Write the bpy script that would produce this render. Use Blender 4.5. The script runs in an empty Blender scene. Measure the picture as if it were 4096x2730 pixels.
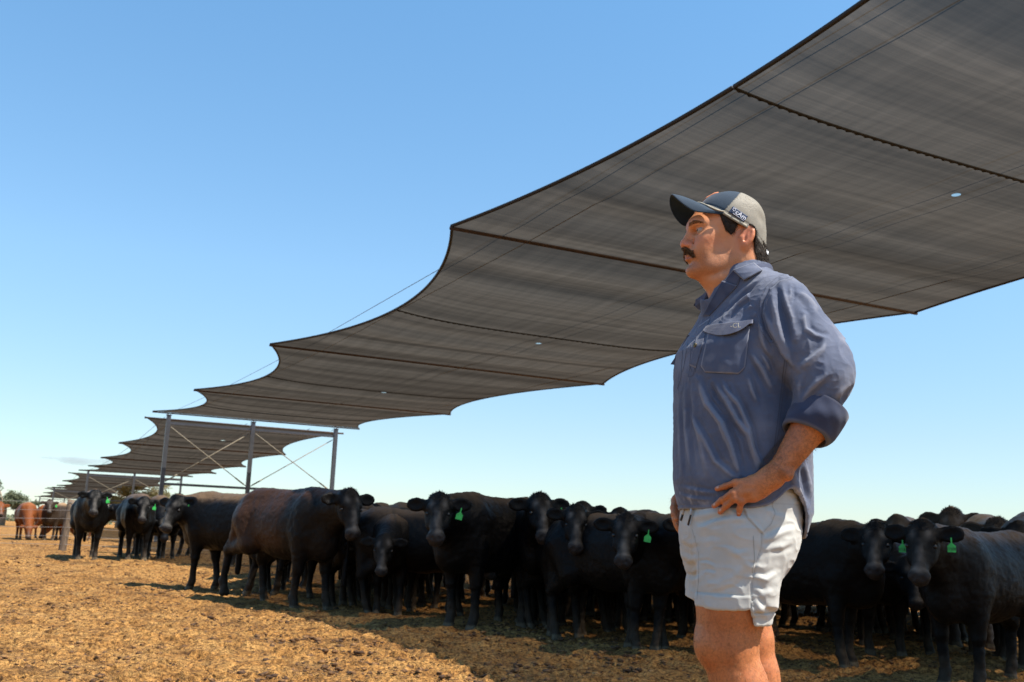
import bpy, math, random
import numpy as np
from mathutils import Vector, Matrix
from mathutils.bvhtree import BVHTree

PI = math.pi
rnd = random.Random(7)
scene = bpy.context.scene
COL = scene.collection

# ------------------------------------------------------------------ camera
PITCH, ROLL, FPX, CAMZ = 0.19324, 0.0381, 3982.0, 0.97
cam_d = bpy.data.cameras.new('camera')
cam = bpy.data.objects.new('camera', cam_d)
COL.objects.link(cam)
cam.location = (0, 0, CAMZ)
cam.rotation_euler = (Matrix.Rotation(PI / 2 + PITCH, 3, 'X') @ Matrix.Rotation(ROLL, 3, 'Z')).to_euler()
cam_d.sensor_width = 36.0
cam_d.lens = FPX / 4096 * 36
cam_d.clip_start = 0.05
cam_d.clip_end = 6000
cam_d.dof.use_dof = True
cam_d.dof.focus_distance = 3.05
cam_d.dof.aperture_fstop = 8.0
scene.camera = cam

# ------------------------------------------------------------------ world, sun, exposure
SUN_EL, SUN_AZ = 58.0, 114.0          # azimuth clockwise from the view direction (+Y)
world = bpy.data.worlds.new('World')
scene.world = world
world.use_nodes = True
wn = world.node_tree.nodes
wl = world.node_tree.links
bg = wn['Background']
sky = wn.new('ShaderNodeTexSky')
sky.sky_type = 'NISHITA'
sky.sun_disc = False
sky.sun_elevation = math.radians(SUN_EL)
sky.sun_rotation = math.radians(SUN_AZ)
sky.altitude = 300
sky.air_density = 1.0
sky.dust_density = 0.2
sky.ozone_density = 2.5
geo_w = wn.new('ShaderNodeTexCoord')
sep_w = wn.new('ShaderNodeSeparateXYZ'); wl.new(geo_w.outputs['Generated'], sep_w.inputs[0])
rmp_w = wn.new('ShaderNodeValToRGB'); wl.new(sep_w.outputs[2], rmp_w.inputs[0])
ew = rmp_w.color_ramp.elements
ew[0].position = 0.0; ew[0].color = (0.48, 0.53, 0.57, 1)
ew[1].position = 1.0; ew[1].color = (0.52, 0.84, 0.90, 1)
for p_, c_ in ((0.10, (0.59, 0.62, 0.62, 1)), (0.25, (0.71, 0.82, 0.80, 1)), (0.5, (0.70, 0.95, 0.96, 1))):
    e_ = ew.new(p_); e_.color = c_
mix_w = wn.new('ShaderNodeMix'); mix_w.data_type = 'RGBA'; mix_w.blend_type = 'MULTIPLY'; mix_w.inputs[0].default_value = 1.0
wl.new(sky.outputs[0], mix_w.inputs[6]); wl.new(rmp_w.outputs[0], mix_w.inputs[7])
wl.new(mix_w.outputs[2], bg.inputs[0])
bg.inputs[1].default_value = 0.14
sun_d = bpy.data.lights.new('sun', 'SUN')
sun_d.energy = 5.0
sun_d.angle = math.radians(0.5)
sun_d.color = (1.0, 0.93, 0.82)
sun = bpy.data.objects.new('sun', sun_d)
COL.objects.link(sun)
el, az = math.radians(SUN_EL), math.radians(SUN_AZ)
sdir = Vector((math.sin(az) * math.cos(el), math.cos(az) * math.cos(el), math.sin(el)))
sun.rotation_euler = sdir.to_track_quat('Z', 'Y').to_euler()
sun.location = sdir * 50
scene.view_settings.view_transform = 'Standard'
scene.view_settings.look = 'None'
scene.view_settings.exposure = 0.9
scene.view_settings.gamma = 1.0
scene.render.engine = 'CYCLES'
scene.cycles.max_bounces = 8
scene.cycles.transparent_max_bounces = 16
scene.cycles.use_denoising = True

# ------------------------------------------------------------------ helpers
def link(o, parent=None):
    COL.objects.link(o)
    if parent is not None:
        o.parent = parent
    return o

def tag(o, label=None, cat=None, group=None, kind=None):
    if label: o['label'] = label
    if cat: o['category'] = cat
    if group: o['group'] = group
    if kind: o['kind'] = kind
    return o

def empty(name, loc=(0, 0, 0), rz=0.0, label=None, cat=None, group=None):
    o = bpy.data.objects.new(name, None)
    COL.objects.link(o)
    o.location = loc
    o.rotation_euler = (0, 0, rz)
    o.empty_display_size = 0.2
    return tag(o, label, cat, group)

def np_mesh(name, V, Q, smooth=True, attr=None, attrs=None):
    V = np.asarray(V, dtype=np.float32)
    Q = np.asarray(Q, dtype=np.int32)
    me = bpy.data.meshes.new(name)
    n = Q.shape[1]
    me.vertices.add(len(V)); me.vertices.foreach_set('co', V.ravel())
    me.loops.add(Q.size); me.loops.foreach_set('vertex_index', Q.ravel())
    me.polygons.add(len(Q))
    me.polygons.foreach_set('loop_start', np.arange(0, Q.size, n, dtype=np.int32))
    if smooth:
        me.polygons.foreach_set('use_smooth', np.ones(len(Q), dtype=bool))
    for k, a in (attrs or {}).items():
        at = me.attributes.new(k, 'FLOAT', 'POINT')
        at.data.foreach_set('value', np.asarray(a, dtype=np.float32))
    me.update(calc_edges=True)
    me.validate()
    return me

def mesh_obj(name, me, m, parent=None):
    o = bpy.data.objects.new(name, me)
    if m is not None:
        me.materials.clear()
        for x in (m if isinstance(m, (list, tuple)) else [m]):
            me.materials.append(x)
    return link(o, parent)

class MB:
    """collects shapes into one mesh"""
    def __init__(s): s.v = []; s.f = []
    def add(s, v, f):
        b = len(s.v); s.v += [tuple(p) for p in v]; s.f += [tuple(i + b for i in q) for q in f]
    def box(s, c, d, M=None, bev=0.0):
        x, y, z = [k / 2 for k in d]
        v = [Vector((i * x, j * y, k * z)) for i in (-1, 1) for j in (-1, 1) for k in (-1, 1)]
        if M is not None: v = [M @ p for p in v]
        c = Vector(c)
        s.add([p + c for p in v], [(0, 1, 3, 2), (4, 6, 7, 5), (0, 4, 5, 1), (2, 3, 7, 6), (0, 2, 6, 4), (1, 5, 7, 3)])
    def tube(s, pts, r, n=8, cap=True):
        pts = [Vector(p) for p in pts]
        rr = r if isinstance(r, (list, tuple)) else [r] * len(pts)
        v = []; f = []; up = None
        for i, p in enumerate(pts):
            t = (pts[min(i + 1, len(pts) - 1)] - pts[max(i - 1, 0)])
            t = t.normalized() if t.length > 1e-9 else Vector((0, 0, 1))
            if up is None:
                up = Vector((0, 0, 1)) if abs(t.z) < 0.9 else Vector((1, 0, 0))
            a = t.cross(up)
            if a.length < 1e-6: a = t.cross(Vector((0, 1, 0)))
            a.normalize(); b = a.cross(t); up = b
            for k in range(n):
                w = 2 * PI * k / n
                v.append(p + a * (math.cos(w) * rr[i]) + b * (math.sin(w) * rr[i]))
        for i in range(len(pts) - 1):
            for k in range(n):
                k2 = (k + 1) % n
                f.append((i * n + k, i * n + k2, (i + 1) * n + k2, (i + 1) * n + k))
        if cap:
            f.append(tuple(range(n - 1, -1, -1))); f.append(tuple((len(pts) - 1) * n + k for k in range(n)))
        s.add(v, f)
    def mesh(s, name, smooth=False):
        me = bpy.data.meshes.new(name)
        me.from_pydata(s.v, [], s.f)
        if smooth:
            me.polygons.foreach_set('use_smooth', np.ones(len(me.polygons), dtype=bool))
        me.update()
        return me
    def build(s, name, m, parent=None, smooth=False):
        return mesh_obj(name, s.mesh(name, smooth), m, parent)

def smooth01(t): t = np.clip(t, 0, 1); return t * t * (3 - 2 * t)

_rs = np.random.RandomState(3)
_tab = _rs.rand(4096).astype(np.float32)
def vnoise(P, sc=1.0, seed=0):
    """value noise -1..1 at points P (N,3)"""
    P = np.asarray(P, dtype=np.float32) * sc + seed * 17.31
    I = np.floor(P).astype(np.int64); Fr = (P - I).astype(np.float32); Fr = Fr * Fr * (3 - 2 * Fr)
    def h(a, b, c): return _tab[(a * 73856093 ^ b * 19349663 ^ c * 83492791) & 4095]
    x, y, z = I[:, 0], I[:, 1], I[:, 2]; u, v, w = Fr[:, 0], Fr[:, 1], Fr[:, 2]
    r = 0
    for dz in (0, 1):
        wz = w if dz else 1 - w
        for dy in (0, 1):
            wy = v if dy else 1 - v
            r = r + wz * wy * (h(x, y + dy, z + dz) * (1 - u) + h(x + 1, y + dy, z + dz) * u)
    return r * 2 - 1

def fbm(P, sc, o=3, seed=0):
    r = 0; a = 1.0
    for i in range(o):
        r = r + a * vnoise(P, sc * 2 ** i, seed + i); a *= 0.5
    return r

# ---- signed distance modelling: grid, primitives, surface extraction
class Field:
    def __init__(s, xs, ys, zs):
        s.xs, s.ys, s.zs = [np.asarray(a, dtype=np.float32) for a in (xs, ys, zs)]
        s.F = np.full((len(xs), len(ys), len(zs)), 1.0, dtype=np.float32)
    def sub(s, lo, hi):
        a = [max(0, int(np.searchsorted(g, l)) - 1) for g, l in zip((s.xs, s.ys, s.zs), lo)]
        b = [min(len(g), int(np.searchsorted(g, h)) + 1) for g, h in zip((s.xs, s.ys, s.zs), hi)]
        sl = tuple(slice(i, max(i, j)) for i, j in zip(a, b))
        X = s.xs[sl[0]][:, None, None]; Y = s.ys[sl[1]][None, :, None]; Z = s.zs[sl[2]][None, None, :]
        return sl, X, Y, Z
    def op(s, fn, lo, hi, k=0.0, mode='u', m=0.02):
        e = k + m
        sl, X, Y, Z = s.sub([v - e for v in lo], [v + e for v in hi])
        if min(s.F[sl].shape) == 0: return
        d = fn(X, Y, Z); A = s.F[sl]
        if mode == 'u':
            s.F[sl] = smin(A, d, k)
        else:
            s.F[sl] = -smin(-A, d, k)
    def cone(s, a, b, r1, r2, k=0.02, mode='u', sq=None):
        a = np.array(a, float); b = np.array(b, float); rm = max(r1, r2) * (max(1.0, 1 / min(sq)) if sq else 1)
        ba = b - a; q = sq or (1, 1, 1); L = float((ba * ba).sum()) + 1e-12
        def fn(X, Y, Z):
            px, py, pz = X - a[0], Y - a[1], Z - a[2]
            t = np.clip((px * ba[0] + py * ba[1] + pz * ba[2]) / L, 0, 1)
            d = np.sqrt(((px - t * ba[0]) * q[0]) ** 2 + ((py - t * ba[1]) * q[1]) ** 2 + ((pz - t * ba[2]) * q[2]) ** 2)
            return (d - (r1 + (r2 - r1) * t)).astype(np.float32)
        s.op(fn, np.minimum(a, b) - rm, np.maximum(a, b) + rm, k, mode)
    def ell(s, c, r, R=None, k=0.02, mode='u'):
        c = np.array(c, float); r = np.array(r, float)
        Rm = np.eye(3) if R is None else np.array(R, float)   # columns = axes
        ext = np.sqrt(((Rm * r) ** 2).sum(1))
        def fn(X, Y, Z):
            px, py, pz = X - c[0], Y - c[1], Z - c[2]
            q = [px * Rm[0, i] + py * Rm[1, i] + pz * Rm[2, i] for i in range(3)]
            k0 = np.sqrt((q[0] / r[0]) ** 2 + (q[1] / r[1]) ** 2 + (q[2] / r[2]) ** 2)
            k1 = np.sqrt((q[0] / r[0] ** 2) ** 2 + (q[1] / r[1] ** 2) ** 2 + (q[2] / r[2] ** 2) ** 2) + 1e-6
            return (k0 * (k0 - 1) / k1).astype(np.float32)
        s.op(fn, c - ext, c + ext, k, mode)
    def mesh(s):
        return nets(s.F, s.xs, s.ys, s.zs)

def smin(a, b, k):
    if k <= 0: return np.minimum(a, b)
    h = np.maximum(k - np.abs(a - b), 0) / k
    return (np.minimum(a, b) - h * h * k * 0.25).astype(np.float32)

def nets(F, xs, ys, zs):
    I = F < 0
    n = [d - 1 for d in F.shape]
    cnt = np.zeros(n, dtype=np.int8)
    sl = lambda i, d: slice(i, i + d)
    for i in (0, 1):
        for j in (0, 1):
            for k in (0, 1):
                cnt += I[sl(i, n[0]), sl(j, n[1]), sl(k, n[2])]
    ci, cj, ck = np.nonzero((cnt > 0) & (cnt < 8))
    idx = np.full(n, -1, dtype=np.int32); idx[ci, cj, ck] = np.arange(len(ci), dtype=np.int32)
    acc = np.zeros((len(ci), 3), dtype=np.float64); num = np.zeros(len(ci))
    for ax in range(3):
        o = [a for a in range(3) if a != ax]
        for u in (0, 1):
            for v in (0, 1):
                c0 = [0, 0, 0]; c0[o[0]] = u; c0[o[1]] = v
                c1 = list(c0); c1[ax] = 1
                i0, j0, k0 = ci + c0[0], cj + c0[1], ck + c0[2]
                i1, j1, k1 = ci + c1[0], cj + c1[1], ck + c1[2]
                f0 = F[i0, j0, k0]; f1 = F[i1, j1, k1]
                m = (f0 < 0) != (f1 < 0)
                t = np.where(m, f0 / np.where(m, f0 - f1, 1), 0)
                p = np.stack([xs[i0] + t * (xs[i1] - xs[i0]), ys[j0] + t * (ys[j1] - ys[j0]), zs[k0] + t * (zs[k1] - zs[k0])], 1)
                acc += np.where(m[:, None], p, 0); num += m
    V = acc / num[:, None]
    Q = []
    def quads(A, B, tup):
        m = A != B
        i, j, k = np.nonzero(m)
        return i, j, k, A[i, j, k]
    i, j, k, s_ = quads(I[:-1, 1:-1, 1:-1], I[1:, 1:-1, 1:-1], None); j += 1; k += 1
    q = np.stack([idx[i, j - 1, k - 1], idx[i, j, k - 1], idx[i, j, k], idx[i, j - 1, k]], 1); q[~s_] = q[~s_][:, ::-1]; Q.append(q)
    i, j, k, s_ = quads(I[1:-1, :-1, 1:-1], I[1:-1, 1:, 1:-1], None); i += 1; k += 1
    q = np.stack([idx[i - 1, j, k - 1], idx[i - 1, j, k], idx[i, j, k], idx[i, j, k - 1]], 1); q[~s_] = q[~s_][:, ::-1]; Q.append(q)
    i, j, k, s_ = quads(I[1:-1, 1:-1, :-1], I[1:-1, 1:-1, 1:], None); i += 1; j += 1
    q = np.stack([idx[i - 1, j - 1, k], idx[i, j - 1, k], idx[i, j, k], idx[i - 1, j, k]], 1); q[~s_] = q[~s_][:, ::-1]; Q.append(q)
    Q = np.concatenate(Q)
    Q = Q[(Q >= 0).all(1)]
    return V, Q

def vnormals(V, Q):
    N = np.cross(V[Q[:, 2]] - V[Q[:, 0]], V[Q[:, 3]] - V[Q[:, 1]])
    out = np.zeros_like(V)
    for c in range(4): 
        for a in range(3): out[:, a] += np.bincount(Q[:, c], N[:, a], len(V))
    return out / (np.linalg.norm(out, axis=1, keepdims=True) + 1e-12)

def relax(V, Q, it=2, w=0.5, mask=None):
    E = np.concatenate([Q[:, [0, 1]], Q[:, [1, 2]], Q[:, [2, 3]], Q[:, [3, 0]]])
    E = np.concatenate([E, E[:, ::-1]])
    dg = np.bincount(E[:, 0], minlength=len(V))[:, None] + 1e-9
    for _ in range(it):
        S = np.stack([np.bincount(E[:, 0], V[E[:, 1], a], len(V)) for a in range(3)], 1) / dg
        d = (S - V) * w
        if mask is not None: d = d * mask[:, None]
        V = V + d
    return V

# ---- materials
def mat(name):
    m = bpy.data.materials.new(name); m.use_nodes = True
    nt = m.node_tree
    return m, nt, nt.nodes['Principled BSDF'], nt.nodes['Material Output']
def N(nt, t, **kw):
    n = nt.nodes.new(t)
    for k, v in kw.items():
        if hasattr(n, k): setattr(n, k, v)
        else: n.inputs[k.replace('_', ' ')].default_value = v
    return n
def noise_n(nt, scale, detail=4, vec=None, rough=0.55):
    n = nt.nodes.new('ShaderNodeTexNoise'); n.inputs['Scale'].default_value = scale
    n.inputs['Detail'].default_value = detail; n.inputs['Roughness'].default_value = rough
    if vec is not None: nt.links.new(vec, n.inputs['Vector'])
    return n
def ramp(nt, src, stops):
    r = nt.nodes.new('ShaderNodeValToRGB'); nt.links.new(src, r.inputs[0])
    e = r.color_ramp.elements
    while len(e) < len(stops): e.new(0.5)
    for i, (p, c) in enumerate(stops):
        e[i].position = p; e[i].color = (*c, 1) if len(c) == 3 else c
    return r
def mixc(nt, fac, a, b, mode='MIX'):
    n = nt.nodes.new('ShaderNodeMix'); n.data_type = 'RGBA'; n.blend_type = mode
    for sock, val in ((n.inputs[0], fac), (n.inputs[6], a), (n.inputs[7], b)):
        if isinstance(val, bpy.types.NodeSocket): nt.links.new(val, sock)
        elif isinstance(val, (int, float)): sock.default_value = val
        else: sock.default_value = (*val, 1)
    return n.outputs[2]
def objco(nt, scale=None):
    t = nt.nodes.new('ShaderNodeTexCoord')
    if scale is None: return t.outputs['Object']
    mp = nt.nodes.new('ShaderNodeMapping'); nt.links.new(t.outputs['Object'], mp.inputs[0]); mp.inputs['Scale'].default_value = scale
    return mp.outputs[0]
def bump(nt, bs, h, strength=0.3, dist=0.01):
    b = nt.nodes.new('ShaderNodeBump'); b.inputs['Strength'].default_value = strength; b.inputs['Distance'].default_value = dist
    nt.links.new(h, b.inputs['Height']); nt.links.new(b.outputs[0], bs.inputs['Normal']); return b
def attr_n(nt, name):
    a = nt.nodes.new('ShaderNodeAttribute'); a.attribute_name = name; return a.outputs['Fac']
def simple(name, col, rough=0.6, metal=0.0, var=0.0, sc=20, spec=0.5, bmp=0.0):
    m, nt, bs, out = mat(name)
    bs.inputs['Roughness'].default_value = rough; bs.inputs['Metallic'].default_value = metal
    bs.inputs['Specular IOR Level'].default_value = spec
    n = noise_n(nt, sc, 4, objco(nt))
    c2 = [max(0, c * (1 - var)) for c in col]; c1 = [min(1, c * (1 + var)) for c in col]
    r = ramp(nt, n.outputs[0], [(0.3, c2), (0.7, c1)])
    nt.links.new(r.outputs[0], bs.inputs['Base Color'])
    if bmp: bump(nt, bs, n.outputs[0], bmp, 0.01)
    return m

# ------------------------------------------------------------------ terrain
def ground_h(x, y):
    d = np.sqrt(np.asarray(x, float) ** 2 + np.asarray(y, float) ** 2)
    near = 0.18 * (1 - smooth01((d - 3.5) / 2.2))
    far = 0.20 * smooth01((d - 13) / 10) + 0.05 * smooth01((d - 25) / 20)
    return near + far

def ray(u, v):
    """direction through pixel (u, v) of the 4096 px wide picture, scaled to y = 1"""
    cr, sr = math.cos(ROLL), math.sin(ROLL); U = u - 2048; W = v - 1365
    a = (U * cr + W * sr) / FPX; b = -(-U * sr + W * cr) / FPX
    c, s = math.cos(PITCH), math.sin(PITCH)
    d = (a, c - b * s, s + b * c)
    return d[0] / d[1], d[2] / d[1]
def at(u, v, dist):
    """world point seen at (u, v) at horizontal distance dist"""
    tx, tz = ray(u, v); y = dist / math.hypot(tx, 1)
    return Vector((tx * y, y, CAMZ + tz * y))

# ground sheet, ring by ring out to the horizon
def build_ground():
    rs = [0.0, 0.4, 0.8, 1.2, 1.7, 2.2, 2.8, 3.4, 4.0, 4.6]
    r = 5.0
    while r < 70: rs.append(r); r *= 1.0036
    while r < 5000: rs.append(r); r *= 1.12
    rs = np.array(rs)
    fine = np.radians(np.arange(-36, 34.001, 0.13))
    coarse = np.radians(np.arange(38, 320, 6.0))
    th = np.concatenate([fine, coarse])
    R, T = np.meshgrid(rs, th, indexing='ij')
    X = R * np.sin(T); Y = R * np.cos(T)
    P = np.stack([X.ravel(), Y.ravel(), np.zeros(X.size)], 1)
    Z = ground_h(P[:, 0], P[:, 1])
    d = np.hypot(P[:, 0], P[:, 1])
    amp = smooth01((d - 4.4) / 1.2) * (1 - smooth01((d - 50) / 30))
    n1 = vnoise(P, 1.1, 1); n2 = vnoise(P, 4.3, 2); n3 = vnoise(P, 13, 3); n4 = vnoise(P, 29, 4)
    h = 0.020 * n1 + 0.016 * n2 + 0.034 * np.maximum(0, n3 * 0.75 + n2 * 0.35 - 0.05) ** 1.2 + 0.010 * n4 * (n2 > -0.2) + 0.020 * (1 - np.abs(n2)) ** 4 * (n3 > 0)
    rh = np.random.RandomState(8); nh = 1500
    hdist = 5.2 * (26 / 5.2) ** rh.rand(nh); ha = np.radians(-34 + 66 * rh.rand(nh)); HXY = np.stack([hdist * np.sin(ha), hdist * np.cos(ha)], 1); rad_h = 0.045 + 0.03 * rh.rand(nh)
    cell = {}
    for k_, (hx0, hy0) in enumerate(HXY): cell.setdefault((int(hx0 // 0.5), int(hy0 // 0.5)), []).append(k_)
    ci_ = np.floor(P[:, 0] / 0.5).astype(int) * 10007 + np.floor(P[:, 1] / 0.5).astype(int)
    order = np.argsort(ci_); sc_ = ci_[order]
    for (cx_, cy_), ks in cell.items():
        for dx_ in (-1, 0, 1):
            for dy_ in (-1, 0, 1):
                key = (cx_ + dx_) * 10007 + cy_ + dy_; lo_, hi_ = np.searchsorted(sc_, key), np.searchsorted(sc_, key + 1)
                if hi_ <= lo_: continue
                id_ = order[lo_:hi_]
                for k_ in ks:
                    rr_ = np.hypot(P[id_, 0] - HXY[k_, 0], P[id_, 1] - HXY[k_, 1]) / rad_h[k_]
                    h[id_] += -0.028 * np.exp(-rr_ ** 4) + 0.014 * np.exp(-((rr_ - 1.45) / 0.35) ** 2)
    fade = 1 / (1 + (d / 45) ** 2)
    Z = Z + h * amp * fade
    nr, nt_ = R.shape
    i = np.arange(nr - 1)[:, None]; j = np.arange(nt_)[None, :]; j2 = (j + 1) % nt_
    Q = np.stack([i * nt_ + j, i * nt_ + j2, (i + 1) * nt_ + j2, (i + 1) * nt_ + j], -1).reshape(-1, 4)[:, ::-1]
    P[:, 2] = Z
    me = np_mesh('ground', P, Q, attrs={'clod': np.clip(h * 22 + 0.5, 0, 1)})
    m, nt, bs, out = mat('dirt')
    co = nt.nodes.new('ShaderNodeNewGeometry').outputs['Position']
    big = noise_n(nt, 0.35, 4, co); mid = noise_n(nt, 3.2, 6, co, 0.65); fin = noise_n(nt, 26, 5, co, 0.7); spk = noise_n(nt, 60, 3, co, 0.7)
    base = ramp(nt, mid.outputs[0], [(0.31, (0.20, 0.092, 0.026)), (0.45, (0.60, 0.30, 0.088)), (0.68, (0.78, 0.44, 0.15))])
    f1 = ramp(nt, fin.outputs[0], [(0.38, (0.20, 0.17, 0.14)), (0.50, (0.9, 0.9, 0.9)), (0.72, (1.2, 1.2, 1.2))])
    c = mixc(nt, 1.0, base.outputs[0], f1.outputs[0], 'MULTIPLY')
    f2 = ramp(nt, spk.outputs[0], [(0.40, (0.45, 0.42, 0.38)), (0.50, (1, 1, 1))])
    c = mixc(nt, 0.8, c, f2.outputs[0], 'MULTIPLY')
    f3 = ramp(nt, big.outputs[0], [(0.35, (0.80, 0.76, 0.70)), (0.6, (1, 1, 1))])
    c = mixc(nt, 1.0, c, f3.outputs[0], 'MULTIPLY')
    pat = noise_n(nt, 1.1, 5, co, 0.7)
    c = mixc(nt, ramp(nt, pat.outputs[0], [(0.52, (0, 0, 0)), (0.66, (0.60, 0.60, 0.60))]).outputs[0], c, (0.16, 0.085, 0.032))
    lum = noise_n(nt, 17, 6, co, 0.8)
    c = mixc(nt, 1.0, c, ramp(nt, lum.outputs[0], [(0.34, (0.25, 0.21, 0.18)), (0.43, (0.98, 0.97, 0.95)), (0.64, (1.10, 1.10, 1.10))]).outputs[0], 'MULTIPLY')
    nt.links.new(c, bs.inputs['Base Color']); bs.inputs['Roughness'].default_value = 0.9
    bs.inputs['Specular IOR Level'].default_value = 0.2
    ad = nt.nodes.new('ShaderNodeMath'); ad.operation = 'ADD'
    nt.links.new(fin.outputs[0], ad.inputs[0]); nt.links.new(spk.outputs[0], ad.inputs[1])
    md2 = noise_n(nt, 11, 5, co, 0.75)
    ad2 = nt.nodes.new('ShaderNodeMath'); ad2.operation = 'MULTIPLY_ADD'; nt.links.new(md2.outputs[0], ad2.inputs[0]); ad2.inputs[1].default_value = 1.6; nt.links.new(ad.outputs[0], ad2.inputs[2])
    vo = nt.nodes.new('ShaderNodeTexVoronoi'); vo.feature = 'F1'; vo.inputs['Scale'].default_value = 15; vo.inputs['Randomness'].default_value = 1.0
    wv = nt.nodes.new('ShaderNodeVectorMath'); wv.operation = 'MULTIPLY_ADD'; nt.links.new(md2.outputs['Color'], wv.inputs[0]); wv.inputs[1].default_value = (0.10, 0.10, 0.10); nt.links.new(co, wv.inputs[2])
    nt.links.new(wv.outputs[0], vo.inputs['Vector'])
    ad3 = nt.nodes.new('ShaderNodeMath'); ad3.operation = 'MULTIPLY_ADD'; nt.links.new(vo.outputs['Distance'], ad3.inputs[0]); ad3.inputs[1].default_value = -1.5; nt.links.new(ad2.outputs[0], ad3.inputs[2])
    bump(nt, bs, ad3.outputs[0], 0.9, 0.05)
    o = mesh_obj('ground', me, m); tag(o, kind='structure')
    return o
GROUND = build_ground()

# loose clods of dried dung and dirt
def build_clods():
    rs = np.random.RandomState(5)
    base = []
    for k in range(6):
        t = (1 + 5 ** 0.5) / 2
        V = np.array([(-1, t, 0), (1, t, 0), (-1, -t, 0), (1, -t, 0), (0, -1, t), (0, 1, t), (0, -1, -t), (0, 1, -t), (t, 0, -1), (t, 0, 1), (-t, 0, -1), (-t, 0, 1)], float)
        V /= np.linalg.norm(V[0]); V *= (0.40 + 0.95 * rs.rand(12))[:, None]; base.append(V)
    Fc = np.array([(0, 11, 5), (0, 5, 1), (0, 1, 7), (0, 7, 10), (0, 10, 11), (1, 5, 9), (5, 11, 4), (11, 10, 2), (10, 7, 6), (7, 1, 8), (3, 9, 4), (3, 4, 2), (3, 2, 6), (3, 6, 8), (3, 8, 9), (4, 9, 5), (2, 4, 11), (6, 2, 10), (8, 6, 7), (9, 8, 1)])
    n = 30000
    u = rs.rand(n); d = 5.0 * (40 / 5.0) ** (u ** 1.15); a = np.radians(-34 + 66 * rs.rand(n))
    x = d * np.sin(a); y = d * np.cos(a); z = ground_h(x, y)
    cl = vnoise(np.stack([x, y, z * 0], 1), 1.2, 9)
    s = (0.004 + 0.020 * rs.rand(n) ** 4.0) * (1 + 0.5 * cl) * (1 + d / 60)
    V = []; Fs = []
    for i in range(n):
        w = rs.rand() * 6.28; c_, s_ = math.cos(w), math.sin(w)
        B = base[i % 6] * s[i] * np.array([1.3, 1.0, 0.6])
        B = np.stack([B[:, 0] * c_ - B[:, 1] * s_ + x[i], B[:, 0] * s_ + B[:, 1] * c_ + y[i], B[:, 2] + z[i] + 0.2 * s[i] + 0.006], 1)
        V.append(B); Fs.append(Fc + 12 * i)
    me = np_mesh('dirt_clods', np.concatenate(V), np.concatenate(Fs), smooth=False)
    m, nt, bs, out = mat('clod')
    co = nt.nodes.new('ShaderNodeNewGeometry').outputs['Position']
    n_ = noise_n(nt, 14, 4, co, 0.8)
    r = ramp(nt, n_.outputs[0], [(0.44, (0.045, 0.020, 0.007)), (0.56, (0.18, 0.085, 0.027)), (0.70, (0.55, 0.30, 0.10))])
    nt.links.new(r.outputs[0], bs.inputs['Base Color']); bs.inputs['Roughness'].default_value = 0.9
    tag(mesh_obj('dirt_clods', me, m), kind='stuff')
build_clods()

# ------------------------------------------------------------------ shade structures over the pens
TH = math.radians(-26.394)
DIR = Vector((math.sin(TH), math.cos(TH), 0)); LAT = Vector((math.cos(TH), -math.sin(TH), 0))
M_steel = simple('galvanised_steel', (0.070, 0.075, 0.087), 0.45, 0.5, 0.15, 6)
M_rust = simple('rusty_pipe', (0.045, 0.025, 0.015), 0.8, 0.0, 0.35, 15)
M_cable = simple('steel_cable', (0.10, 0.10, 0.105), 0.5, 0.4, 0.1, 20)
M_strap = simple('faded_strap', (0.22, 0.19, 0.14), 0.8, 0, 0.2, 20)
M_hem = simple('black_hem', (0.018, 0.017, 0.017), 0.8, 0, 0.2, 10)
M_lace = simple('black_rope', (0.012, 0.012, 0.012), 0.8, 0, 0.2, 10)

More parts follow.
